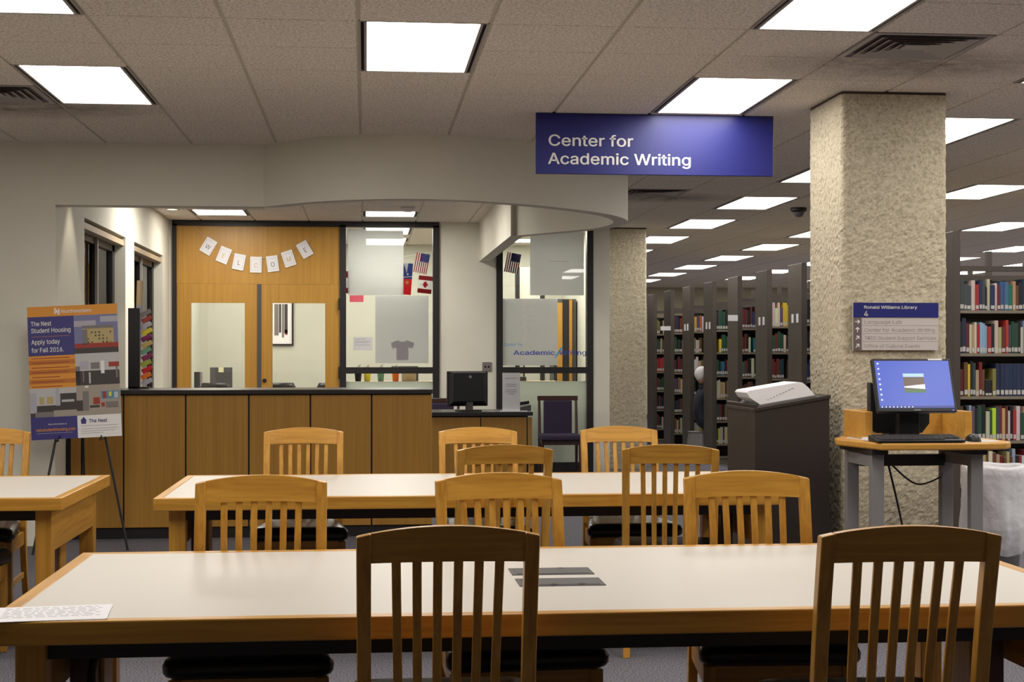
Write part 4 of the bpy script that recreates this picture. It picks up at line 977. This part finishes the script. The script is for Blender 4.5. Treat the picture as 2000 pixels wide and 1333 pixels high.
for i in range(7):
    u = i / 6; y = -0.055 + 0.11 * u; h_ = 0.008 + 0.03 * math.sin(PI * min(1, 0.12 + u * .85)) ; w_ = 0.022 + 0.010 * math.sin(PI * u)
    ms.v += [(-w_, y, 0), (-w_ * .9, y, h_ * .7), (-w_ * .4, y, h_), (w_ * .4, y, h_), (w_ * .9, y, h_ * .7), (w_, y, 0)]
for i in range(6):
    for k in range(5): ms.f.append((6 * i + k, 6 * i + k + 1, 6 * i + 7 + k, 6 * i + 6 + k)); ms.mi.append(0)
ms.f += [(0, 1, 2, 3, 4, 5), (36, 37, 38, 39, 40, 41)]; ms.mi += [0, 0]
ms.build('shell', 'black_plastic', t, smooth=True)
ck = MB()
for k in range(5): ck.box(-0.04 + k * 0.002, 0.03 + k * 0.003, -0.04, 0.04, k * 0.003, k * 0.003 + 0.0026)
o = tag(ck.build('paper_slips', 'paper'), 'small stack of white paper slips beside the kiosk keyboard', 'paper'); o.location = (2.61, 7.475, 0.9528); o.rotation_euler = (0, 0, 0.2)

# ------------------------------------------------------------------ bin with a clear liner
t = thing('waste_bin', 'grey waste bin with a white translucent liner beside the big pillar', 'bin', (3.60, 8.22, 0))
MB().lathe([(0.0, 0.01), (0.125, 0.0), (0.155, 0.70), (0.162, 0.72), (0.15, 0.72), (0.12, 0.02), (0.0, 0.02)], 28).build('can', 'grey_metal', t, smooth=True)
lb = MB(); nn = 48; prof = [(0.150, 0.40), (0.155, 0.71), (0.160, 0.755), (0.176, 0.765), (0.184, 0.745), (0.182, 0.70), (0.178, 0.66), (0.186, 0.55), (0.195, 0.42), (0.196, 0.32), (0.180, 0.27)]
for i, (r_, z) in enumerate(prof):
    for k in range(nn):
        a = 2 * PI * k / nn; am = 0.0 if i < 2 else (0.004 + 0.012 * max(0, (i - 5) / 5))
        r2 = r_ + am * (math.sin(a * 9 + i * .6) + 0.6 * math.sin(a * 17 - i)); lb.v.append((r2 * math.cos(a), r2 * math.sin(a), z + am * math.sin(a * 5) * .9))
for i in range(len(prof) - 1):
    for k in range(nn): lb.f.append((i * nn + k, i * nn + (k + 1) % nn, (i + 1) * nn + (k + 1) % nn, (i + 1) * nn + k)); lb.mi.append(0)
lb.build('bin_liner', 'clear_bag', t, smooth=True)

# ------------------------------------------------------------------ bookshelf ranges (running to the right, end panels facing the reading area)
PX = 4.38; SP = 1.29
row_y = [10.96] + [10.96 + SP * k for k in range(1, 10)]
names = ['nearest bookshelf range, standing just behind the bin and big concrete pillar', 'bookshelf range hidden right behind the big concrete pillar', 'bookshelf range second behind the big concrete pillar',
         'bookshelf range whose end panel almost touches the pillar edge, two white cards', 'bookshelf range second from the pillar, two white cards on its end panel', 'bookshelf range with a white sign jutting from its end panel',
         'bookshelf range beside the one with the jutting white sign, two cards', 'bookshelf range next to the seated person, two white cards', 'bookshelf range with a small pale blue sign on its end panel', 'last bookshelf range, its end hidden by the office-end pillar']
near_lv = [0.09, 0.42, 0.75, 1.083, 1.405, 1.728]; far_lv = [0.10, 0.40, 0.69, 0.98, 1.27, 1.56, 1.72]
levels = {}
XE = 7.2
for r, yc in enumerate(row_y):
    t = thing('bookshelf_range', names[r], 'bookshelf', (PX, yc, 0), 0, 'bookshelf ranges')
    B('end_panel', 'range_brown', -0.012, 0.045, -0.245, 0.245, 0, 2.32, t, 0.004)
    lv = near_lv if r == 0 else [0.10, 0.395, 0.685, 0.975, 1.265, 1.555 - 0.14 + 0.0, 1.70]
    lv = near_lv if r == 0 else [0.10, 0.26, 0.55, 0.84, 1.13, 1.42, 1.705]
    levels[r] = lv
    for z in lv:
        B('shelf', 'shelf_metal', 0.045, XE - PX, -0.235, -0.005, z - 0.022, z, t)
    B('kick_plate', 'shelf_metal', 0.02, XE - PX, -0.225, -0.215, 0, lv[0] - 0.022, t)
    B('back_panel', 'range_brown', 0.02, XE - PX, 0.0, 0.01, 0.05, 1.96, t)
    B('top_rail', 'range_brown', 0.02, XE - PX, -0.235, -0.20, 2.02, 2.06, t); B('top_shelf', 'shelf_metal', 0.02, XE - PX, -0.20, 0.235, 2.045, 2.06, t)
    for x in (0.93, 1.85, 2.78): B('upright', 'range_brown', x - 0.02, x + 0.02, -0.02, 0.03, 0, 2.28, t)
    if r in (3, 4, 6, 7):
        for y in (-0.10, 0.07): B('range_card', 'paper', -0.016, -0.012, y - 0.035, y + 0.035, 1.72, 1.81, t)
    if r == 5:
        B('sign_plate', 'paper', -0.13, -0.012, -0.25, -0.244, 1.79, 1.86, t); B('sign_plate', 'paper_grey', -0.016, -0.012, -0.24, -0.02, 1.80, 1.86, t)
    if r == 8: B('sign_plate', 'paper_grey', -0.16, -0.012, -0.25, -0.244, 1.74, 1.80, t)
PAL = [('dark grey', (0.055, 0.055, 0.06)), ('black', (0.015, 0.015, 0.018)), ('navy blue', (0.02, 0.028, 0.075)), ('dark green', (0.02, 0.065, 0.04)), ('maroon', (0.13, 0.022, 0.022)), ('red', (0.36, 0.03, 0.03)),
       ('brown', (0.12, 0.06, 0.03)), ('tan', (0.42, 0.30, 0.17)), ('cream', (0.52, 0.46, 0.35)), ('white', (0.58, 0.56, 0.53)), ('blue', (0.06, 0.12, 0.30)), ('teal', (0.02, 0.13, 0.13)), ('yellow', (0.60, 0.43, 0.04)), ('orange', (0.45, 0.14, 0.03)), ('olive', (0.17, 0.16, 0.06)), ('purple', (0.10, 0.06, 0.14)), ('yellow-green', (0.55, 0.60, 0.03)), ('light blue', (0.25, 0.33, 0.48))]
PD = dict(PAL)
themes = {'mixed': None, 'dark': ['dark grey', 'black', 'navy blue', 'maroon', 'dark green', 'brown'], 'maroons': ['maroon', 'maroon', 'brown', 'navy blue', 'black'], 'greens': ['dark green', 'teal', 'black', 'maroon', 'cream'],
          'brights': ['yellow', 'yellow', 'orange', 'white', 'dark green', 'cream', 'purple'], 'tans': ['tan', 'cream', 'olive', 'brown', 'white'], 'reds': ['red', 'red', 'maroon', 'dark grey']}
near_spec = {5: ['dark grey', 'dark grey', 'dark grey', 'cream', 'red', 'navy blue', 'dark grey', 'black', 'cream', 'navy blue', 'white', 'maroon', 'blue', 'blue', 'teal', 'tan', 'brown', 'black', 'navy blue', 'maroon', 'tan'],
             4: ['black', 'navy blue', 'maroon', 'cream', 'tan', 'cream', 'red', 'light blue', 'light blue', 'light blue', 'red', 'black', 'cream', 'tan', 'maroon', 'red', 'dark grey', 'dark green', 'dark green', 'black', 'cream', 'light blue'],
             3: ['maroon', 'brown', 'yellow', 'black', 'dark green', 'tan', 'maroon', 'brown', 'black', 'black', 'olive', 'navy blue', 'navy blue', 'navy blue', 'navy blue', 'navy blue', 'navy blue', 'navy blue'],
             2: ['brown', 'maroon', 'dark grey', 'light blue', 'purple', 'black', 'dark green', 'black', 'cream', 'dark green', 'yellow-green', 'dark grey', 'maroon', 'tan', 'maroon', 'white', 'black', 'red', 'white', 'dark green'],
             1: ['tan', 'brown', 'tan', 'white', 'brown', 'brown', 'white', 'tan', 'brown', 'white', 'brown', 'tan', 'maroon', 'brown', 'tan', 'brown'],
             0: ['brown', 'maroon', 'tan', 'maroon', 'red', 'dark grey', 'brown', 'tan', 'navy blue', 'maroon', 'brown', 'black', 'dark grey', 'tan', 'maroon']}
row_theme = {3: ['dark', 'dark', 'tans', 'mixed', 'dark', 'dark', 'dark'], 4: ['mixed', 'mixed', 'mixed', 'tans', 'dark', 'greens', 'brights'], 5: ['dark', 'mixed', 'tans', 'dark', 'greens', 'greens', 'maroons'],
             6: ['dark', 'brights', 'mixed', 'tans', 'mixed', 'brights', 'dark'], 7: ['tans', 'brights', 'mixed', 'dark', 'tans', 'tans', 'brights'], 8: ['mixed', 'tans', 'dark', 'mixed', 'greens', 'greens', 'maroons'], 9: ['greens', 'greens', 'dark', 'dark', 'reds', 'olive', 'tans']}
themes['olive'] = ['olive', 'dark green', 'tan', 'dark grey']
ordn = ['lowest', 'second', 'third', 'fourth', 'fifth', 'sixth', 'seventh']
bm_ = MB(); bm_.box(0, 1, 0, 1, 0, 1, 0); bm_.mi[1] = 2
bm_.quad((0.10, -0.004, 0.05), (0.90, -0.004, 0.05), (0.90, -0.004, 0.19), (0.10, -0.004, 0.19), 1)
book_me = None; far_bk = MB(); far_col = []
books = []
for r, yc in enumerate(row_y):
    for li, z in enumerate(levels[r]):
        if r > 0 and li == 0: continue
        nxt = levels[r][li + 1] if li + 1 < len(levels[r]) else 2.02
        hmax = min(nxt - 0.022 - z - 0.03, 0.285)
        x = PX + 0.048; i = 0
        th = themes[row_theme[r][li]] if r in row_theme else None
        lim = 5.35 if r == 0 else 5.2
        while x < lim:
            if r == 0 and i < len(near_spec[li]): cn = near_spec[li][i]
            else: cn = random.choice(th) if th else random.choice(PAL)[0]
            wd = random.uniform(0.016, 0.034) if r == 0 else random.uniform(0.018, 0.036)
            hh = hmax * random.uniform(0.72, 0.98)
            if r == 0 and li == 3 and i >= 11: wd, hh = 0.031, hmax * 0.9
            if r == 0 and li == 3 and i in (8, 9): hh = hmax * .45
            if r > 0 and random.random() < 0.05: x += random.uniform(0.02, 0.06)
            vis = (r == 0 and x < 5.02) or (r >= 3 and x < PX + 0.30)
            key = (yc if vis else 99, x)
            books.append((key, x, yc - 0.230 + random.uniform(0, 0.012), z + 0.001, wd, 0.17, hh, cn, r, li)); x += wd + 0.0015; i += 1
books.sort(key=lambda b: b[0])
for n_, (key, x, y, z, wd, dp, hh, cn, r, li) in enumerate(books):
    c3 = [max(0.004, v * random.uniform(0.8, 1.2)) for v in PD[cn]]
    if n_ < 298 and key[0] < 90:
        if book_me is None: o = bm_.build('book', ['book_cover', 'spine_label', 'sign_grey'], recalc=False); book_me = o.data
        else: o = bpy.data.objects.new('book', book_me); C.objects.link(o)
        o.location = (x, y, z); o.scale = (wd, dp, hh); o.color = (*c3, 1)
        short = {0: 'nearest range behind the bin', 3: 'range touching the pillar edge', 4: 'range second from the pillar', 5: 'range with the jutting white sign', 6: 'range beside the jutting sign', 7: 'range next to the seated person', 8: 'range with the pale blue sign', 9: 'last range'}[r]
        tag(o, '%s book, %s shelf up, %s' % (cn, ordn[li], short), 'book', 'library books on the shelves')
    else:
        far_bk.box(x, x + wd, y, y + dp, z, z + hh); far_col += [(*c3, 1)] * 24
        far_bk.quad((x + wd * .1, y - 0.001, z + 0.015), (x + wd * .9, y - 0.001, z + 0.015), (x + wd * .9, y - 0.001, z + 0.05), (x + wd * .1, y - 0.001, z + 0.05), 1); far_col += [(1, 1, 1, 1)] * 4
o = far_bk.build('distant_books', ['book_cover_far', 'spine_label'], recalc=False)
ca = o.data.color_attributes.new('cover', 'FLOAT_COLOR', 'CORNER'); ca.data.foreach_set('color', [v for c_ in far_col for v in c_])
o['kind'] = 'stuff'; tag(o, 'rows of further library books along the shelves deeper in the stacks', 'books')

# ------------------------------------------------------------------ seated reader between the ranges
pr_ = thing('person', 'person with white hair in dark clothes seated between the bookshelf ranges', 'person', (4.39, 19.22, 0), math.radians(-90))
bv = {'pelvis': ((0, 0, 0.50), 0.13), 'waist': ((0, 0.0, 0.62), 0.125), 'chest': ((0, 0.05, 0.80), 0.135), 'neckb': ((0, 0.03, 0.95), 0.07), 'neck': ((0, 0.02, 1.0), 0.05),
      'lsh': ((0.16, 0.06, 0.90), 0.06), 'lel': ((0.22, 0.10, 0.66), 0.045), 'lwr': ((0.12, 0.30, 0.62), 0.032), 'rsh': ((-0.16, 0.06, 0.90), 0.06), 'rel': ((-0.22, 0.10, 0.66), 0.045), 'rwr': ((-0.12, 0.30, 0.62), 0.032),
      'lhip': ((0.09, 0.04, 0.50), 0.09), 'lkn': ((0.11, 0.42, 0.48), 0.065), 'lan': ((0.11, 0.40, 0.08), 0.042), 'lto': ((0.11, 0.56, 0.035), 0.035), 'rhip': ((-0.09, 0.04, 0.50), 0.09), 'rkn': ((-0.11, 0.42, 0.48), 0.065), 'ran': ((-0.11, 0.40, 0.08), 0.042), 'rto': ((-0.11, 0.56, 0.035), 0.035)}
be = ['pelvis waist', 'waist chest', 'chest neckb', 'neckb neck', 'chest lsh', 'lsh lel', 'lel lwr', 'chest rsh', 'rsh rel', 'rel rwr', 'pelvis lhip', 'lhip lkn', 'lkn lan', 'lan lto', 'pelvis rhip', 'rhip rkn', 'rkn ran', 'ran rto']
ks = list(bv); me = bpy.data.meshes.new('body'); me.from_pydata([bv[k][0] for k in ks], [tuple(ks.index(q) for q in e_.split()) for e_ in be], [])
bo = bpy.data.objects.new('body', me); C.objects.link(bo); bo.parent = pr_
md = bo.modifiers.new('skin', 'SKIN'); md.use_smooth_shade = True
for i, k in enumerate(ks): d = me.skin_vertices[0].data[i]; d.radius = (bv[k][1], bv[k][1]); d.use_root = (k == 'pelvis')
md = bo.modifiers.new('sub', 'SUBSURF'); md.levels = 1; md.render_levels = 1
me.materials.append(M['cloth_dark'])
def ellip(nm, c_, rad, mt, par, zmin=None, bumps=()):
    mb = MB(); nu, nv = 20, 14
    for i in range(nv + 1):
        th = PI * i / nv
        for k in range(nu):
            ph = 2 * PI * k / nu; v = Vector((math.sin(th) * math.cos(ph) * rad[0], math.sin(th) * math.sin(ph) * rad[1], math.cos(th) * rad[2]))
            for bc, br, bh in bumps:
                d_ = (v - Vector(bc)).length
                if d_ < br: v = v + Vector((0, bh * (1 - d_ / br), 0))
            if zmin is not None and v.y > 0.045 and v.z < zmin: v = v * 0.9
            mb.v.append(tuple(v + Vector(c_)))
    for i in range(nv):
        for k in range(nu): mb.f.append((i * nu + k, i * nu + (k + 1) % nu, (i + 1) * nu + (k + 1) % nu, (i + 1) * nu + k)); mb.mi.append(0)
    return mb.build(nm, mt, par, smooth=True)
ellip('head', (0, 0.04, 1.11), (0.075, 0.095, 0.115), 'skin', pr_, bumps=(((0, 0.095, -0.015), 0.035, 0.022), ((0, 0.08, -0.075), 0.04, 0.01)))
ellip('hair', (0, 0.02, 1.135), (0.083, 0.10, 0.105), 'hair_white', pr_, 0.02)
for s in (-1, 1):
    ellip('ear', (s * 0.08, 0.035, 1.10), (0.012, 0.02, 0.03), 'skin', pr_); ellip('eye', (s * 0.03, 0.125, 1.115), (0.012, 0.008, 0.008), 'black_plastic', pr_)
    hb = MB()
    for k in range(4): hb.tube([(s * 0.12 + (k - 1.5) * 0.018, 0.33, 0.62), (s * 0.115 + (k - 1.5) * 0.017, 0.375 - abs(k - 1.2) * .006, 0.615), (s * 0.11 + (k - 1.5) * 0.016, 0.40 - abs(k - 1.2) * .008, 0.595)], [0.009, 0.0085, 0.007], 6)
    hb.tube([(s * 0.10 - s * 0.03, 0.315, 0.625), (s * 0.06, 0.34, 0.635), (s * 0.045, 0.365, 0.63)], [0.011, 0.010, 0.008], 6); hb.tube([(s * 0.12, 0.29, 0.62), (s * 0.118, 0.34, 0.62)], [0.03, 0.034], 10)
    hb.build('hand', 'skin', pr_, smooth=True)
t = thing('step_stool', 'round grey step stool under the seated person', 'stool', (4.39, 19.22, 0))
MB().lathe([(0, 0), (0.20, 0), (0.20, 0.05), (0.16, 0.36), (0.17, 0.38), (0.0, 0.38)], 20).build('body', 'grey_metal', t)

# ------------------------------------------------------------------ things on the counter and inside the office
t = thing('brochure_rack', 'tall black brochure rack standing on the reception counter', 'rack', (-1.84, 12.0, 1.129))
B('side', 'black_plastic', -0.03, 0.06, -0.01, 0.0, 0, 0.635, t); B('back', 'black_plastic', -0.03, -0.02, 0, 0.08, 0, 0.635, t); B('base', 'black_plastic', -0.03, 0.13, -0.01, 0.08, 0, 0.01, t)
cols = [('grey', 'photo_mid'), ('coral red', 'photo_red'), ('lilac', 'lavender'), ('lime', 'cup_yellow'), ('magenta', 'magenta'), ('ochre', 'gold_ink'), ('mint', 'cup_green'), ('purple', 'magenta'), ('lime green', 'lime'), ('crimson', 'red_ink'), ('orange', 'cup_orange'), ('mauve', 'lavender')]
mat('magenta', (0.26, 0.03, 0.14, 1), 0.5, 0.3); mat('lime', (0.35, 0.42, 0.04, 1), 0.5, 0.3)
for k, (nm, mt) in enumerate(cols):
    z = 1.128 + 0.60 - k * 0.05
    T = Matrix.Translation((-1.735 + 0.006 * (k % 2), 12.02, z)) @ Matrix.Rotation(math.radians(-32), 4, 'Y') @ Matrix.Rotation(math.radians(random.uniform(-10, 10)), 4, 'Z')
    fo = MB()
    for q in range(3): fo.box(-0.042, 0.042, 0.012 * q, 0.012 * q + 0.004, -0.018, 0.016, 0, T @ Matrix.Rotation(math.radians(q * 6), 4, 'Y'))
    tag(fo.build('brochure', mt), '%s leaflets fanned in the black brochure rack on the counter' % nm, 'leaflet', 'leaflets in the brochure rack')
t = thing('poster_roll', 'rolled paper tube standing behind the black brochure rack', 'roll', (-1.79, 12.12, 1.128))
MB().tube([(-0.03, 0, 0.0), (-0.005, 0, 0.86)], 0.026, 12).build('roll', 'light_wood', t); MB().tube([(-0.0225, 0, 0.25), (-0.0105, 0, 0.665)], 0.0268, 12).build('label_sleeve', 'photo_cloud', t)
t = thing('framed_print', 'black-framed print hanging on the office wall behind the right door', 'picture', (-1.21, OY, 1.52))
for a in ((-0.3, 0.205, 0, 0.022), (-0.3, 0.205, 0.62, 0.642), (-0.3, -0.278, 0.022, 0.62), (0.183, 0.205, 0.022, 0.62)): B('frame', 'black_metal', a[0], a[1], -0.03, 0, a[2], a[3], t)
B('mat_board', 'paper', -0.278, 0.183, -0.012, 0.0, 0.022, 0.62, t)
for a, mt in (((-0.06, -0.0, .14, .58), 'photo_mid'), ((0.005, 0.035, .18, .58), 'photo_dark'), ((0.045, 0.075, .11, .58), 'photo_mid'), ((0.08, 0.125, .17, .58), 'photo_dark'), ((0.085, 0.125, .15, .22), 'photo_red'), ((-0.25, -0.08, .16, .58), 'photo_light')): B('print_shape', mt, a[0], a[1], -0.0135, -0.012, a[2], a[3], t)
def office_chair(x, y, label, rz):
    t = thing('office_chair', label, 'chair', (x, y, 0), rz, 'black office chairs')
    bk = MB(); n2 = 9
    for zz, hw in ((0.58, 0.20), (0.8, 0.215), (0.98, 0.19), (1.04, 0.16)):
        for i in range(n2): u = -1 + 2 * i / (n2 - 1); bk.v.append((u * hw, -0.24 + 0.05 * u * u, zz))
    for a in range(3):
        for i in range(n2 - 1): bk.f.append((a * n2 + i, a * n2 + i + 1, (a + 1) * n2 + i + 1, (a + 1) * n2 + i)); bk.mi.append(0)
    o = bk.build('backrest', 'black_plastic', t, smooth=True); m_ = o.modifiers.new('solid', 'SOLIDIFY'); m_.thickness = 0.04
    MB().box(-0.23, 0.23, -0.2, 0.25, 0.44, 0.50).build('seat', 'black_plastic', t, 0.02, 2); MB().tube([(0, -0.25, 0.62), (0, -0.24, 0.42), (0, -0.1, 0.42)], 0.02, 8).build('back_arm', 'black_metal', t); MB().tube([(0, 0, 0.08), (0, 0, 0.44)], 0.025, 10).build('column', 'black_metal', t)
    for k in range(5):
        a = k * 2 * PI / 5; MB().tube([(0, 0, 0.1), (math.cos(a) * 0.29, math.sin(a) * 0.29, 0.07)], 0.018, 6).build('base_arm', 'black_metal', t); MB().lathe([(0, 0), (0.028, 0.0), (0.028, 0.055), (0, 0.055)], 10, math.cos(a) * 0.29, math.sin(a) * 0.29).build('caster', 'black_plastic', t)
office_chair(-1.865, 19.0, 'black office chair behind the left glazed door', PI * 0)
office_chair(-1.06, 19.0, 'black office chair behind the right glazed door', 0)
office_chair(-0.42, 18.95, 'black office chair at the frame edge behind the right glazed door', 0)
office_chair(2.5, 18.2, 'black office chair behind the frosted pane near the visitor chair', 0.6)
t = thing('office_desk', 'pale office desk against the wall behind the glazed doors', 'desk', (0, 0, 0))
B('desk_top', 'sign_grey', -2.29, -0.36, 19.5, 20.3, 0.72, 0.75, t); B('modesty_panel', 'sign_grey', -2.27, -0.38, 20.2, 20.22, 0.05, 0.72, t)
for x in (-2.27, -0.41): B('leg', 'sign_grey', x, x + 0.03, 19.52, 20.28, 0, 0.72, t)
t = thing('office_monitor', 'black monitor with a yellow note behind the left glazed door', 'monitor', (-1.895, 19.85, 0.75))
B('screen', 'dark_grey', -0.145, 0.145, 0, 0.03, 0.12, 0.475, t, 0.005); B('stand', 'black_plastic', -0.03, 0.03, 0.03, 0.06, 0, 0.3, t); B('base', 'black_plastic', -0.1, 0.1, -0.03, 0.12, 0, 0.015, t); B('sticky_note', 'photo_tan', -0.033, 0.033, -0.003, 0, 0.41, 0.475, t)
bpy.data.objects['sticky_note'].data.materials[0] = mat('note_yellow', (0.72, 0.70, 0.45, 1), 0.7)
t = thing('desk_speaker', 'small black speaker beside the office monitor', 'speaker', (-2.195, 19.85, 0.75))
B('cabinet', 'black_plastic', -0.05, 0.025, 0, 0.1, 0, 0.415, t, 0.004); B('grille', 'grey_metal', 0.025, 0.05, 0.0, 0.1, 0, 0.415, t, 0.004)
# window-side ledge with pots
t = thing('office_counter', 'pale ledge along the office window beside the doors', 'ledge', (0, 0, 0)); B('ledge_top', 'light_wood', -0.2, 2.3, 17.62, 18.05, 1.05, 1.075, t); B('ledge_front', 'office_paint', -0.2, 2.3, 17.64, 17.66, 0, 1.05, t)
for nm, mt, x in (('black', 'black_plastic', -0.088), ('yellow', 'cup_yellow', 0.02), ('green', 'cup_green', 0.18), ('orange', 'cup_orange', 0.355)):
    t = thing('pencil_pot', '%s pencil pot on the ledge behind the office window' % nm, 'pot', (x, 17.75, 1.075), 0, 'pencil pots'); MB().lathe([(0, 0.002), (0.034, 0), (0.042, 0.1), (0.039, 0.1), (0.031, 0.01), (0, 0.01)], 18).build('cup', mt, t)
    for k in range(4): MB().tube([(0.01 * k - 0.015, 0.008 * (k % 2), 0.01), (0.016 * k - 0.024, 0.01, 0.17 + 0.012 * k)], 0.004, 6).build('pencil', ('light_wood', 'cup_green', 'ink', 'gold_ink')[k], t)
tag(B('wooden_box', 'light_wood', 0.43, 0.60, 17.70, 17.85, 1.075, 1.17, None, 0.004), 'small wooden box beside the orange pencil pot on the ledge', 'box')
t = thing('document_tray', 'dark letter tray on the ledge behind the T-shirt sheet', 'tray', (0.47, 17.85, 1.075)); B('tray', 'dark_grey', -0.16, 0.16, 0, 0.12, 0.13, 0.18, t, 0.004); B('tray_stand', 'dark_grey', 0.13, 0.16, 0, 0.12, 0, 0.13, t)
t = thing('tray', 'dark flat tray on the ledge below the office logo', 'tray', (1.80, 17.8, 1.075)); B('tray', 'dark_grey', -0.13, 0.13, 0, 0.1, 0.0, 0.05, t, 0.004); B('tray_shelf', 'dark_grey', -0.10, 0.12, 0, 0.1, 0.19, 0.215, t, 0.004); B('tray_leg', 'dark_grey', 0.1, 0.12, 0.08, 0.1, 0.0, 0.19, t)
t = thing('office_cupboard', 'tall dark cupboard with oak doors inside the office behind the logo window', 'cupboard', (2.45, 19.5, 0))
B('body', 'dark_grey', 0.03, 0.33, 0.03, 0.45, 0, 2.13, t); B('cupboard_door', 'panel_wood', 0.075, 0.145, 0, 0.03, 0.05, 2.08, t); B('cupboard_door', 'panel_wood', 0.235, 0.275, 0, 0.03, 0.05, 2.12, t); B('door_stile', 'black_metal', 0.03, 0.07, 0.005, 0.03, 0.0, 2.08, t); B('door_stile', 'black_metal', 0.15, 0.23, 0.005, 0.03, 0.0, 2.12, t)
t = thing('office_partition', 'dark framed partition post inside the office behind the striped flag', 'partition', (2.0, 19.5, 0)); B('post', 'black_metal', -0.03, 0.025, 0, 0.08, 0, 2.55, t); B('panel', 'office_paint', 0.025, 0.3, 0.03, 0.06, 0, 2.55, t); B('post', 'black_metal', 0.30, 0.36, 0, 0.08, 0, 2.55, t)
